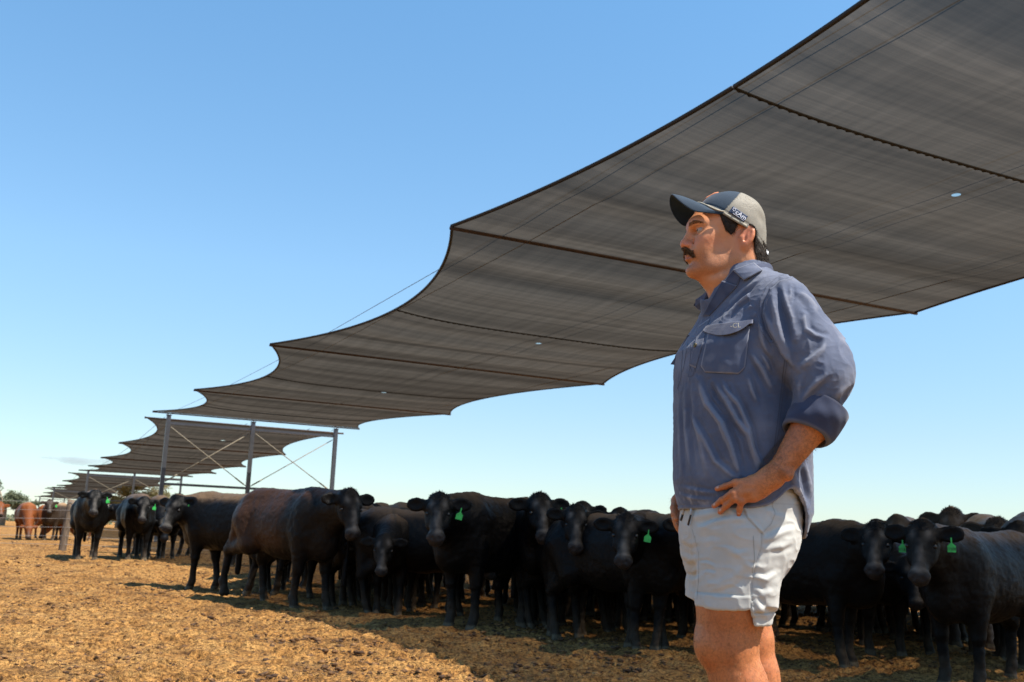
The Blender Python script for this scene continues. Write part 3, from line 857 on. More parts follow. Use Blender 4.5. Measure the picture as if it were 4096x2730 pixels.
# front row, from the picture's left to its right
C(382, 1968, 21.0, 3, 'black steer at the left end of the herd, staring ahead beside the fence post', vox=VF, bleach=1.0)
C(455, 2022, 26.0, -115, 'black steer half hidden behind the leftmost herd steer, brown bleached back', vox=VF, tagged=False, look=0)
C(578, 1994, 21.5, 8, 'slim black steer standing head on with green tag, third from the left', vox=VF)
C(655, 2075, 22.5, 5, 'small black steer with head low behind two bigger ones', vox=VF, tagged=False)
C(710, 1986, 15.6, -138, 'big black steer with head turned to us and dung on its rump', vox=0.017, bleach=1.4, scale=1.05, legs=[0.05, -0.1, 0.1, -0.08], tail=0.03)
C(1085, 1992, 15.5, -20, 'black steer whose ear shows behind the brown bull\'s rump', vox=VF)
C(1398, 1966, 12.0, 39, 'dark brown bull walking across in front of the black herd', m=M_brown, name='brown_bull', cat='bull', vox=VN, scale=1.09, brown=1.0, bleach=1.2, tagged=False, look=-16, pitch=66,
  legs=[0.10, -0.08, 0.02, -0.34], facew=1.05)
C(1500, 2030, 14.0, -12, 'black steer with green tag peering past the brown bull\'s face', vox=VF)
C(1475, 2165, 12.9, 10, 'black steer with its head held low beneath the bull\'s muzzle', vox=VF, pitch=70, tagged=False)
C(1620, 2062, 13.0, 5, 'dusty faced black steer between the bull and the tagged steer', vox=VF, tagged=False)
C(1758, 1984, 10.2, -44, 'tall black steer with broad head up and long back stretching behind it', vox=VN, scale=1.05, bleach=0.7)
C(2160, 1984, 10.5, -10, 'tall black steer with tufted poll and green tag, head above its neighbours', vox=VN, scale=1.04, bleach=0.6)
C(2306, 2030, 9.9, 12, 'black steer with muzzle lowered, right of the tufted one', vox=VN, bleach=0.5, tagged=False, scale=0.94)
C(2330, 2015, 12.6, 10, 'black steer of which only the poll peeks over another\'s head', vox=VF, tagged=False)
C(2480, 2040, 12.4, -35, 'black steer with a lone ear showing above the line of backs', vox=VF, tagged=False)
C(2505, 2066, 9.0, -28, 'black steer with low head and hanging green tag next to the man', vox=VN, bleach=0.6, scale=0.93)
C(2770, 2070, 9.0, 50, 'black steer half hidden by the man\'s shorts with pale scraped knees', vox=VN, scale=0.92, tagged=False, look=-20)
C(3505, 2102, 8.7, 68, 'black steer with green tag 27187, its body running behind the man', vox=VN, number='27187', bleach=0.8, scale=0.9)
C(3690, 2092, 7.7, -30, 'nearest black steer wearing green tag 27508 on a wide ear', vox=0.014, number='27508', bleach=0.9, scale=0.86)
C(3590, 2070, 11.6, -5, 'brown faced steer looking over the gap between two tagged steers', vox=VF, m=M_tan, tagged=False)
C(3805, 2042, 11.4, -15, 'steer with sunlit forehead raising its head above all others, ears out', vox=VN, m=M_tan)
C(3990, 2085, 10.3, 10, 'steer with sunlit brow and dark ears at the herd\'s right side', vox=VN, m=M_tan)
C(4075, 2100, 9.2, -25, 'black steer cut by the frame with one ear in view', vox=VF, tagged=False)
for a, k in cows: place_cow(*a, **k)

# ------------------------------------------------------------------ the man
AZ = math.atan(0.232); MD = 3.05
MO = Vector((MD * math.sin(AZ), MD * math.cos(AZ), 0))
GZ = float(ground_h(MO.x, MO.y))
man = empty('person', (MO.x, MO.y, GZ), -AZ, 'man in navy work shirt, pale shorts and trucker cap, hand on hip, gazing away', 'person')
# local frame: x to the picture's right, y away from the camera, z up from his ground
def ZL(V):
    V = np.array(V, dtype=float); V[:, 2] -= GZ; return V

HY = math.radians(19)         # head turned a little towards the camera
HC = np.array([-0.012, -0.01, 0.0])
hx = np.array([-math.cos(HY), -math.sin(HY), 0.0]); hy = np.array([math.sin(HY), -math.cos(HY), 0.0]); hz = np.array([0, 0, 1.0])
HR = np.stack([hx, hy, hz], 1)
HT = math.radians(0)
HS = 0.985
def H(x, y, z): return HC + (hx * x + hy * y) * HS + hz * (1.93 + (z - 1.93) * HS - 0.0165)
def toH(V):
    r = V - HC; return np.stack([r @ hx / HS, r @ hy / HS, (r[:, 2] + 0.0165 - 1.93) / HS + 1.93], 1)
def W(p):
    """a point measured on the plane through his axis, moved to its own distance"""
    p = np.array(p, float); k = (3.05 + p[1]) / 3.05
    return np.array([p[0] * k, p[1], CAMZ + (p[2] - CAMZ) * k])
def hrot(pt=0.0, rl=0.0):
    """axes turned in head space: pt pitches x up"""
    c, s = math.cos(pt), math.sin(pt)
    return np.stack([hx * c + hz * s, hy, -hx * s + hz * c], 1)

def head_field(F, grow=0.0):
    g = grow
    E = lambda c, r, R=HR, k=0.02, mode='u': F.ell(H(*c), [v + (g if mode == 'u' else 0) for v in r], R, k, mode)
    Cn = lambda a, b, r1, r2, k=0.02, mode='u': F.cone(H(*a), H(*b), r1 + (g if mode == 'u' else 0), r2 + (g if mode == 'u' else 0), k, mode)
    E((0.014, 0, 1.962), (0.112, 0.079, 0.092), hrot(0.15), 0.0)
    E((0.066, 0, 1.900), (0.074, 0.064, 0.105), HR, 0.03)
    E((0.060, 0, 1.838), (0.076, 0.056, 0.056), hrot(0.10), 0.03)            # jaw
    for s in (1, -1):
        E((0.020, 0.052 * s, 1.850), (0.046, 0.020, 0.044), hrot(0.3), 0.03)   # jaw angle
        E((0.098, 0.040 * s, 1.893), (0.030, 0.026, 0.028), HR, 0.025)         # cheekbone
        E((0.096, 0.034 * s, 1.862), (0.036, 0.025, 0.036), HR, 0.025)         # full cheek
    E((0.070, 0, 1.792), (0.060, 0.050, 0.030), hrot(0.25), 0.035)           # under the chin
    E((0.130, 0, 1.803), (0.024, 0.026, 0.022), HR, 0.018)                   # chin
    E((0.118, 0, 1.955), (0.030, 0.050, 0.022), HR, 0.02)                    # brow
    for s in (1, -1):
        Cn((0.137, 0.014 * s, 1.943), (0.106, 0.050 * s, 1.945), 0.0090, 0.0090, 0.014)
        E((0.143, 0.036 * s, 1.9225), (0.030, 0.028, 0.0105), HR, 0.012, 's')    # eye socket
    E((0.128, 0, 1.856), (0.026, 0.034, 0.022), HR, 0.018)                   # mouth area
    # nose
    Cn((0.137, 0, 1.938), (0.157, 0, 1.896), 0.0085, 0.0105, 0.014)
    E((0.156, 0, 1.886), (0.0165, 0.0150, 0.0135), HR, 0.010)
    for s in (1, -1):
        E((0.145, 0.0160 * s, 1.8810), (0.0160, 0.0090, 0.0108), HR, 0.006)
        Cn((0.155, 0.0068 * s, 1.874), (0.152, 0.0075 * s, 1.882), 0.0042, 0.0035, 0.003, 's')
        Cn((0.134, 0.0245 * s, 1.890), (0.130, 0.030 * s, 1.862), 0.0025, 0.003, 0.010, 's')   # nose to mouth fold
    # lips
    for s in (1, -1):
        Cn((0.1505, 0.001 * s, 1.8475), (0.136, 0.022 * s, 1.8435), 0.0062, 0.0035, 0.006)
        Cn((0.1490, 0.001 * s, 1.8365), (0.136, 0.020 * s, 1.8400), 0.0072, 0.0035, 0.006)
        Cn((0.1590, 0.0, 1.8425), (0.1405, 0.027 * s, 1.8410), 0.0010, 0.0010, 0.0035, 's')
    E((0.150, 0, 1.822), (0.010, 0.022, 0.006), HR, 0.012, 's')              # under the lip
    # eyelids
    for s in (1, -1):
        pts = [(0.1185, 0.0185, 1.922), (0.1255, 0.025, 1.927), (0.127, 0.033, 1.928), (0.1225, 0.042, 1.9265), (0.1125, 0.0495, 1.9212)]
        for a, b in zip(pts[:-1], pts[1:]):
            Cn((a[0], a[1] * s, a[2]), (b[0], b[1] * s, b[2]), 0.0034, 0.0034, 0.004)
        pts = [(0.1185, 0.0185, 1.9215), (0.123, 0.026, 1.9172), (0.1232, 0.034, 1.9165), (0.1195, 0.042, 1.9178), (0.1135, 0.0475, 1.9212)]
        for a, b in zip(pts[:-1], pts[1:]):
            Cn((a[0], a[1] * s, a[2]), (b[0], b[1] * s, b[2]), 0.0028, 0.0028, 0.006)
    for s in (1, -1):
        Cn((0.108, 0.036 * s, 1.770), (0.022, 0.070 * s, 1.806), 0.010, 0.010, 0.030, 's')      # under the jaw line
        E((0.070, 0.0860 * s, 1.856), (0.036, 0.014, 0.026), HR, 0.040, 's')                    # hollow of the cheek
    # ears
    for s in (1, -1):
        Re = np.stack([hx * 0.94 + hz * 0.33 , hy, -hx * 0.33 + hz * 0.94], 1)
        Rq = np.stack([Re[:, 0] * 0.90 - hy * s * 0.43, Re[:, 0] * 0.43 * s + hy * 0.90, Re[:, 2]], 1)
        F.ell(H(-0.016, 0.087 * s, 1.902), (0.0190 + g, 0.0085 + g, 0.035 + g), Rq, 0.008)
        F.ell(H(-0.008, 0.0835 * s, 1.871), (0.0095, 0.0065, 0.0125), Rq, 0.008)
        if g == 0:
            F.ell(H(-0.009, 0.0965 * s, 1.904), (0.0130, 0.0090, 0.0235), Rq, 0.005, 's')
            F.ell(H(-0.006, 0.0875 * s, 1.890), (0.0075, 0.010, 0.010), Rq, 0.004, 's')
            F.cone(H(-0.018, 0.088 * s, 1.918), H(-0.012, 0.088 * s, 1.885), 0.0032, 0.0030, 0.005)
            F.ell(H(0.002, 0.081 * s, 1.893), (0.006, 0.006, 0.008), HR, 0.005)
    # neck
    F.cone((0.012, 0.0, 1.86), (0.016, 0.0, 1.70), 0.063 + g, 0.070 + g, 0.035, sq=(1, 0.95, 1))
    F.cone(H(0.048, 0, 1.80), H(0.034, 0, 1.715), 0.046 + g, 0.042 + g, 0.04)
    F.cone(H(-0.02, 0, 1.90), H(-0.036, 0, 1.76), 0.060 + g, 0.058 + g, 0.04)

# arm and hand data (x, y, z)
PHI = math.radians(35)
FWD = np.array([-math.cos(PHI), -math.sin(PHI), 0]); LFT = np.array([math.sin(PHI), -math.cos(PHI), 0])
SH_L = W([0.135, -0.150, 1.690]); EL_L = W([0.268, -0.205, 1.412]); WR_L = W([0.108, -0.228, 1.178])
SH_R = np.array([-0.04, 0.15, 1.660]); EL_R = np.array([0.03, 0.42, 1.41]); WR_R = np.array([-0.150, 0.215, 1.155])
fingers_L = [  # each chain: knuckle, joint, joint, tip with radii
    [(0.036, -0.226, 1.158), (-0.010, -0.222, 1.150), (-0.040, -0.205, 1.139), (-0.064, -0.190, 1.130)],
    [(0.027, -0.230, 1.142), (-0.018, -0.226, 1.119), (-0.050, -0.204, 1.098), (-0.074, -0.186, 1.080)],
    [(0.028, -0.229, 1.124), (-0.012, -0.226, 1.103), (-0.037, -0.208, 1.082), (-0.056, -0.194, 1.063)],
    [(0.038, -0.224, 1.110), (0.006, -0.226, 1.096), (0.000, -0.216, 1.074), (-0.002, -0.204, 1.056)]]
fingers_L = [[tuple(W(p)) for p in c] for c in fingers_L]
rad_L = [(0.0116, 0.0098, 0.0086, 0.0074), (0.0118, 0.0100, 0.0089, 0.0076), (0.0113, 0.0096, 0.0085, 0.0073), (0.0103, 0.0088, 0.0079, 0.0068)]

def build_body():
    z_f = [np.arange(-0.0, 0.98, 0.012) + GZ, np.arange(1.165, 1.03 + 0.175, 0.0026)]
    zs = np.concatenate([np.arange(GZ + 0.03, 0.56, 0.010), np.arange(0.56, 0.82, 0.006), np.arange(0.82, 1.035, 0.010), np.arange(1.035, 1.215, 0.0024),
                         np.arange(1.215, 1.42, 0.006), np.arange(1.42, 1.70, 0.010), np.arange(1.70, 1.765, 0.0045), np.arange(1.765, 2.06, 0.0022)])
    xs = np.concatenate([np.arange(-0.245, 0.12, 0.0023), np.arange(0.12, 0.36, 0.005)])
    ys = np.concatenate([np.arange(-0.32, -0.145, 0.0023), np.arange(-0.145, -0.13, 0.005), np.arange(-0.13, 0.13, 0.0023), np.arange(0.13, 0.50, 0.005)])
    F = Field(xs, ys, zs)
    # torso under the shirt
    RT = np.stack([FWD, LFT, np.array([0, 0, 1.0])], 1)
    F.ell((0.0, 0.0, 1.50), (0.115, 0.165, 0.21), RT, k=0.0)
    F.ell((-0.005, 0.0, 1.28), (0.150, 0.180, 0.24), RT, k=0.06)
    F.ell((0.01, 0.0, 1.06), (0.145, 0.165, 0.17), RT, k=0.05)
    head_field(F)
    # left arm
    F.cone(SH_L + np.array([-0.02, 0.02, -0.03]), EL_L + np.array([-0.012, 0, 0.008]), 0.042, 0.036, k=0.05)
    fo = EL_L + (WR_L - EL_L) * 0.30
    F.cone(EL_L + np.array([-0.012, 0, 0.008]), fo, 0.036, 0.050, k=0.03)
    F.cone(fo, WR_L + np.array([0.012, 0, 0.016]), 0.052, 0.031, k=0.03, sq=(1, 1.08, 1))
    F.ell(WR_L + np.array([0.026, -0.014, -0.004]), (0.016, 0.012, 0.016), k=0.02)
    # hand
    kn = [np.array(c[0]) for c in fingers_L]
    for i, c in enumerate(fingers_L):
        base = WR_L + np.array([-0.004, 0.0, 0.012 - 0.010 * i])
        F.cone(base, kn[i] + np.array([0.004, 0.004, 0]), 0.021, 0.0130, k=0.012)
        r = rad_L[i]
        for j in range(3):
            F.cone(c[j], c[j + 1], r[j], r[j + 1], k=0.006 if j else 0.012)
        F.ell(np.array(c[0]) + np.array([0.002, -0.001, 0]), (0.0120, 0.0115, 0.0105), k=0.012)
        F.ell(np.array(c[1]) + np.array([0, -0.001, 0]), (0.0112, 0.0108, 0.0112), k=0.004)
        # nail bed
    F.cone(WR_L + np.array([-0.01, 0.01, 0.0]), W([0.055, -0.210, 1.128]), 0.023, 0.021, k=0.02)
    # thumb runs back round the hip
    F.cone(WR_L + np.array([-0.02, 0.012, -0.006]), (0.074, -0.205, 1.142), 0.020, 0.015, k=0.015)
    F.cone((0.074, -0.205, 1.142), (0.088, -0.180, 1.138), 0.0135, 0.012, k=0.008)
    F.cone((0.088, -0.180, 1.138), (0.094, -0.160, 1.140), 0.0115, 0.0095, k=0.006)
    # right arm and hand, mostly hidden behind the belly
    F.cone(SH_R, EL_R, 0.045, 0.040, k=0.05)
    fr = EL_R + (WR_R - EL_R) * 0.3
    F.cone(EL_R, fr, 0.040, 0.048, k=0.03)
    F.cone(fr, WR_R, 0.050, 0.031, k=0.03)
    W2 = WR_R
    for i, (dx, dz) in enumerate(((-0.048, -0.052), (-0.046, -0.072), (-0.040, -0.088), (-0.030, -0.098))):
        k0 = W2 + np.array([dx, -0.012, dz])
        F.cone(W2 + np.array([0, 0, -0.01]), k0, 0.022, 0.0135, k=0.018)
        k1 = k0 + np.array([-0.006, -0.030, -0.026]); k2 = k1 + np.array([0.004, -0.018, -0.020]); k3 = k2 + np.array([0.008, -0.012, -0.016])
        F.cone(k0, k1, 0.0115, 0.0095, k=0.01); F.cone(k1, k2, 0.0095, 0.0085, k=0.005); F.cone(k2, k3, 0.0085, 0.007, k=0.005)
    F.cone(W2, W2 + np.array([0.03, 0.01, -0.05]), 0.018, 0.013, k=0.015)
    F.cone(W2 + np.array([0.03, 0.01, -0.05]), W2 + np.array([0.06, 0.0, -0.07]), 0.013, 0.010, k=0.006)
    # legs
    L = [(0.0, -0.085, 0.96), (-0.024, -0.085, 0.80), (-0.036, -0.085, 0.70), (-0.010, -0.080, 0.60), (-0.008, -0.075, 0.48), (0.010, -0.07, 0.29), (0.01, -0.07, 0.22)]
    R_ = [0.100, 0.094, 0.080, 0.068, 0.070, 0.046, 0.045]
    for a, b, r1, r2 in zip(L[:-1], L[1:], R_[:-1], R_[1:]): F.cone(a, b, r1, r2, k=0.03)
    F.ell((-0.082, -0.085, 0.690), (0.030, 0.048, 0.045), k=0.04)
    F.ell((0.028, -0.08, 0.545), (0.05, 0.052, 0.09), k=0.04)
    L = [(-0.015, 0.085, 0.96), (-0.015, 0.085, 0.80), (0.020, 0.085, 0.70), (0.045, 0.085, 0.60), (0.075, 0.085, 0.48), (0.11, 0.085, 0.29), (0.11, 0.085, 0.22)]
    R_ = [0.106, 0.092, 0.070, 0.060, 0.062, 0.044, 0.045]
    for a, b, r1, r2 in zip(L[:-1], L[1:], R_[:-1], R_[1:]): F.cone(a, b, r1, r2, k=0.03)
    V, Q = F.mesh()
    V = relax(V, Q, 1, 0.35)
    Nn = vnormals(V, Q)
    hv = toH(V); ishead = V[:, 2] > 1.70
    # soft unevenness of muscle, veins and skin
    arm = (np.linalg.norm(V[:, [0, 2]] - WR_L[[0, 2]], axis=1) < 0.20) & (V[:, 1] < -0.17)
    V = V + Nn * (fbm(V, 40, 2, 3) * 0.0007 + vnoise(V, 16, 4) * 0.0018 * (V[:, 2] < 0.85) + vnoise(V * np.array([0.5, 1, 1]), 70, 8) * 0.0007 * arm)[:, None]
    lips = np.exp(-((hv[:, 2] - 1.8415) / 0.0075) ** 4) * (np.abs(hv[:, 1]) < 0.026) * (hv[:, 0] > 0.138) * ishead
    stub = smooth01((1.880 - hv[:, 2] - 0.35 * np.maximum(0, 0.055 - hv[:, 0]) + 0.008 * vnoise(V, 60, 2)) / 0.045) * smooth01((hv[:, 2] - 1.77) / 0.03) * ishead
    stub = stub * (1 - np.exp(-((hv[:, 0] - 0.125) ** 2 + (np.abs(hv[:, 1]) - 0.045) ** 2 + (hv[:, 2] - 1.875) ** 2) / 0.0005))
    red = np.exp(-(((hv[:, 0] - 0.158) / 0.022) ** 2 + ((hv[:, 2] - 1.885) / 0.016) ** 2)) * ishead
    red = red + 0.55 * np.exp(-(((hv[:, 0] - 0.10) / 0.03) ** 2 + ((hv[:, 2] - 1.885) / 0.02) ** 2)) * ishead
    red = red + 0.8 * np.exp(-(((hv[:, 0] + 0.012) / 0.03) ** 2 + ((hv[:, 2] - 1.90) / 0.04) ** 2)) * (np.abs(hv[:, 1]) > 0.074) * ishead
    kn_ = np.zeros(len(V)); nail = np.zeros(len(V))
    for c in fingers_L:
        kn_ += 0.6 * np.exp(-(np.linalg.norm(V - np.array(c[1]), axis=1) / 0.010) ** 2) + 0.5 * np.exp(-(np.linalg.norm(V - np.array(c[3]), axis=1) / 0.012) ** 2)
        tip = np.array(c[3]); d = tip - np.array(c[2]); d /= np.linalg.norm(d)
        nb = tip - d * 0.002 + np.array([0, -0.0065, 0.004])
        nail += (np.linalg.norm((V - nb), axis=1) < 0.0050) * (Nn[:, 1] < -0.35)
    hairy = smooth01((0.84 - V[:, 2]) / 0.1) * 0.8 + 0.5 * arm + 0.5 * ((V[:, 0] > 0.06) & (V[:, 1] < -0.18) & (V[:, 2] < 1.4))
    tan = np.clip(1.0 - 0.7 * smooth01((V[:, 2] - 1.60) / 0.15), 0, 1)
    me = np_mesh('body', ZL(V), Q, attrs={'lips': lips, 'stubble': np.clip(stub, 0, 1), 'red': np.clip(red + kn_, 0, 1), 'nail': np.clip(nail, 0, 1), 'hairy': np.clip(hairy, 0, 1), 'tan': tan})
    return me, V, Q, Nn

def skin_material():
    m, nt, bs, out = mat('skin'); L = nt.links
    co = objco(nt)
    n1 = noise_n(nt, 14, 5, co, 0.6); n2 = noise_n(nt, 90, 3, co, 0.6)
    c = ramp(nt, n1.outputs[0], [(0.3, (0.54, 0.215, 0.095)), (0.7, (0.68, 0.310, 0.150))]).outputs[0]
    tn = ramp(nt, n1.outputs[0], [(0.3, (0.40, 0.125, 0.042)), (0.7, (0.54, 0.200, 0.075))]).outputs[0]
    c = mixc(nt, attr_n(nt, 'tan'), c, tn)
    def fac(name, k):
        mu = nt.nodes.new('ShaderNodeMath'); mu.operation = 'MULTIPLY'; L.new(attr_n(nt, name), mu.inputs[0]); mu.inputs[1].default_value = k; mu.use_clamp = True
        return mu.outputs[0]
    c = mixc(nt, fac('red', 0.55), c, (0.55, 0.14, 0.085))
    c = mixc(nt, fac('lips', 0.7), c, (0.48, 0.15, 0.11))
    def fac2(name, lo, hi, k, sc):
        nz = noise_n(nt, sc, 2, co, 0.8)
        mr = nt.nodes.new('ShaderNodeMapRange'); L.new(nz.outputs[0], mr.inputs[0]); mr.inputs[1].default_value = lo; mr.inputs[2].default_value = hi
        mu = nt.nodes.new('ShaderNodeMath'); mu.operation = 'MULTIPLY'; L.new(mr.outputs[0], mu.inputs[0]); L.new(fac(name, k), mu.inputs[1]); mu.use_clamp = True
        return mu.outputs[0]
    c = mixc(nt, fac2('stubble', 0.30, 0.75, 0.62, 420), c, (0.13, 0.075, 0.05))
    c = mixc(nt, fac2('hairy', 0.42, 0.68, 0.60, 130), c, (0.16, 0.065, 0.03))
    c = mixc(nt, fac('nail', 0.8), c, (0.60, 0.36, 0.27))
    L.new(c, bs.inputs['Base Color'])
    bs.inputs['Roughness'].default_value = 0.48; bs.inputs['Specular IOR Level'].default_value = 0.45
    bs.inputs['Subsurface Weight'].default_value = 0.12; bs.inputs['Subsurface Radius'].default_value = (0.012, 0.004, 0.002); bs.inputs['Subsurface Scale'].default_value = 1.0
    bump(nt, bs, n2.outputs[0], 0.25, 0.003)
    return m
M_skin = skin_material()
body_me, BV, BQ, BN = build_body()
body = mesh_obj('body', body_me, M_skin, man)
body_bvh = BVHTree.FromPolygons([tuple(v) for v in BV], [tuple(q) for q in BQ])

# eyes
M_white = simple('eye_white', (0.34, 0.26, 0.21), 0.3, 0, 0.03, 40)
M_iris = simple('iris', (0.045, 0.040, 0.022), 0.15, 0, 0.3, 300)
for s in (1, -1):
    p = H(0.1150, 0.0348 * s, 1.9228)
    e = uvsphere('eye', (0.0140, 0.0160, 0.0124), M_white, man, (p[0], p[1], p[2] - GZ), 20)
    gd = hx * 0.93 + hz * 0.02 + hy * 0.28 * 1; gd /= np.linalg.norm(gd)
    q = p + gd * 0.0084
    uvsphere('iris', (0.0068, 0.0068, 0.0068), M_iris, e, (q[0], q[1], q[2] - GZ), 14)

for s in (1, -1):
    mb = MB(); P = []
    for q in [(0.12, 0.02, 1.9212), (0.1262, 0.026, 1.9252), (0.1276, 0.0335, 1.926), (0.1232, 0.042, 1.9246), (0.1145, 0.0495, 1.92)]:
        p = H(q[0] + 0.0012, q[1] * s, q[2] - 0.0008); P.append((p[0], p[1], p[2] - GZ))
    mb.tube(P, [0.0006, 0.0014, 0.0017, 0.0016, 0.0008], 5); mb.build('eyelash', M_iris, man, True)

# ---- strands of hair as thin tapered blades
def strands(name, roots, dirs, lens, width, m, parent, curl=0.3, grav=0.3, seed=1, seg=3):
    rs = np.random.RandomState(seed)
    V = []; Fq = []
    n = len(roots)
    D = dirs / (np.linalg.norm(dirs, axis=1, keepdims=True) + 1e-9)
    side = np.cross(D, rs.randn(n, 3)); side /= np.linalg.norm(side, axis=1, keepdims=True) + 1e-9
    bend = rs.randn(n, 3) * curl
    pts = []
    for k in range(seg + 1):
        t = k / seg
        p = roots + D * (lens * t)[:, None] + (bend + np.array([0, 0, -grav])) * (lens * t * t * 0.6)[:, None]
        w = width * (1 - t) ** 0.7
        pts.append(p - side * w / 2); pts.append(p + side * w / 2)
    A = np.stack(pts, 1).reshape(-1, 3)
    st = 2 * (seg + 1)
    base = np.arange(n)[:, None] * st
    Q = np.concatenate([base + np.array([2 * k, 2 * k + 1, 2 * k + 3, 2 * k + 2]) for k in range(seg)])
    return mesh_obj(name, np_mesh(name, A, Q), m, parent)

def hair_mat(name, c1, c2, rough=0.45):
    m, nt, bs, out = mat(name)
    n = noise_n(nt, 260, 2, objco(nt))
    r = ramp(nt, n.outputs[0], [(0.35, c1), (0.68, c2)]); nt.links.new(r.outputs[0], bs.inputs['Base Color'])
    bs.inputs['Roughness'].default_value = rough; bs.inputs['Specular IOR Level'].default_value = 0.25
    return m
M_hair = hair_mat('dark_brown_hair', (0.010, 0.007, 0.005), (0.040, 0.024, 0.014), 0.7)
M_must = hair_mat('brown_whiskers', (0.080, 0.040, 0.017), (0.32, 0.175, 0.075))
M_armhair = hair_mat('fair_body_hair', (0.10, 0.045, 0.015), (0.32, 0.17, 0.06))

def pick(mask, n, seed=0):
    rs = np.random.RandomState(seed); idx = np.nonzero(mask)[0]
    return rs.choice(idx, n) if len(idx) else idx
BH = toH(BV)
headm = BV[:, 2] > 1.77
# moustache
z_lo = 1.8530 - 0.010 * smooth01((np.abs(BH[:, 1]) - 0.012) / 0.02) - 0.004 * smooth01((np.abs(BH[:, 1]) - 0.02) / 0.01)
z_hi = 1.8735 - 0.016 * smooth01((np.abs(BH[:, 1]) - 0.010) / 0.022)
mm = headm & (BH[:, 0] > 0.125) & (np.abs(BH[:, 1]) < 0.038) & (BH[:, 2] > z_lo - 0.001) & (BH[:, 2] < z_hi + 0.0025)
ix = pick(mm, 3000, 1)
rt = BV[ix] + BN[ix] * 0.0002
sgn = np.sign(BH[ix, 1])[:, None]
dr = BN[ix] * 0.75 + hz * -0.75 + hy * sgn * 0.55 + np.random.RandomState(2).randn(len(ix), 3) * 0.22
hair_root = ZL(rt)
strands('moustache', hair_root, dr, 0.005 + 0.004 * np.random.RandomState(3).rand(len(ix)), 0.0009, M_must, man, 0.25, 0.3, 4)
# eyebrows
bz = 1.9450 + 0.0035 * np.exp(-((np.abs(BH[:, 1]) - 0.036) / 0.012) ** 2) - 0.004 * smooth01((np.abs(BH[:, 1]) - 0.045) / 0.012)
mm0 = headm & (BH[:, 0] > 0.085) & (np.abs(BH[:, 1]) > 0.012) & (np.abs(BH[:, 1]) < 0.056) & (np.abs(BH[:, 2] - bz) < 0.0050 - 0.06 * np.maximum(0, np.abs(BH[:, 1]) - 0.036) * 2)
for sd_ in (1, -1):
    ix = pick(mm0 & (BH[:, 1] * sd_ > 0), 430, 5); sgn = np.sign(BH[ix, 1])[:, None]
    dr = BN[ix] * 0.25 + hy * sgn * 0.8 + hz * 0.25 - hx * 0.4 + np.random.RandomState(6).randn(len(ix), 3) * 0.15
    strands('eyebrow', ZL(BV[ix]), dr, 0.006 + 0.004 * np.random.RandomState(7).rand(len(ix)), 0.0006, M_must, man, 0.1, 0.1, 8)

# hair below the cap: an offset of the skull cut to the hairline, with strands on top
def poly_sdf(px, pz, poly):
    d = np.full(px.shape, 1e9); sgn = np.ones(px.shape)
    n = len(poly)
    for i in range(n):
        ax, az_ = poly[i]; bx, bz_ = poly[i - 1]
        ex, ez = bx - ax, bz_ - az_; wx, wz = px - ax, pz - az_
        t = np.clip((wx * ex + wz * ez) / (ex * ex + ez * ez + 1e-12), 0, 1)
        d = np.minimum(d, (wx - ex * t) ** 2 + (wz - ez * t) ** 2)
        c1 = pz >= az_; c2 = pz < bz_; c3 = ex * wz > ez * wx
        fl = (c1 & c2 & c3) | (~c1 & ~c2 & ~c3)
        sgn = np.where(fl, -sgn, sgn)
    return sgn * np.sqrt(d)
hairline = [(0.078, 1.995), (0.066, 1.955), (0.052, 1.922), (0.036, 1.905), (0.024, 1.912), (0.016, 1.935), (-0.002, 1.948), (-0.022, 1.944), (-0.036, 1.925), (-0.036, 1.890), (-0.042, 1.850), (-0.048, 1.826), (-0.068, 1.805), (-0.088, 1.800),
            (-0.13, 1.81), (-0.13, 1.860), (-0.04, 1.921), (0.02, 1.963), (0.07, 1.999)]
def build_hair():
    xs = np.arange(-0.13, 0.12, 0.003); ys = np.arange(-0.11, 0.10, 0.003); zs = np.arange(1.765, 2.035, 0.003)
    F = Field(xs, ys, zs)
    head_field(F, 0.0045)
    X, Y, Z = np.meshgrid(xs, ys, zs, indexing='ij')
    P = np.stack([X.ravel(), Y.ravel(), Z.ravel()], 1); h = toH(P)
    ps = poly_sdf(h[:, 0], h[:, 2], hairline).reshape(X.shape)
    F.F = np.maximum(F.F, ps).astype(np.float32)
    V, Q = F.mesh(); V = relax(V, Q, 2, 0.4); Nn = vnormals(V, Q)
    V = V + Nn * (vnoise(V * np.array([1, 1, 0.35]), 160, 3) * 0.0022)[:, None]
    o = mesh_obj('hair', np_mesh('hair', ZL(V), Q), M_hair, man)
    hv = toH(V); out = (np.abs(hv[:, 1]) > 0.03) | (hv[:, 0] < -0.05)
    ix = pick(out, 11000, 9)
    dr = Nn[ix] * 0.15 - hz * 0.8 - hx * 0.45 + np.random.RandomState(10).randn(len(ix), 3) * 0.2
    strands('hair_strands', ZL(V[ix]), dr, 0.006 + 0.006 * np.random.RandomState(11).rand(len(ix)), 0.0007, M_hair, o, 0.2, 0.1, 12)
build_hair()
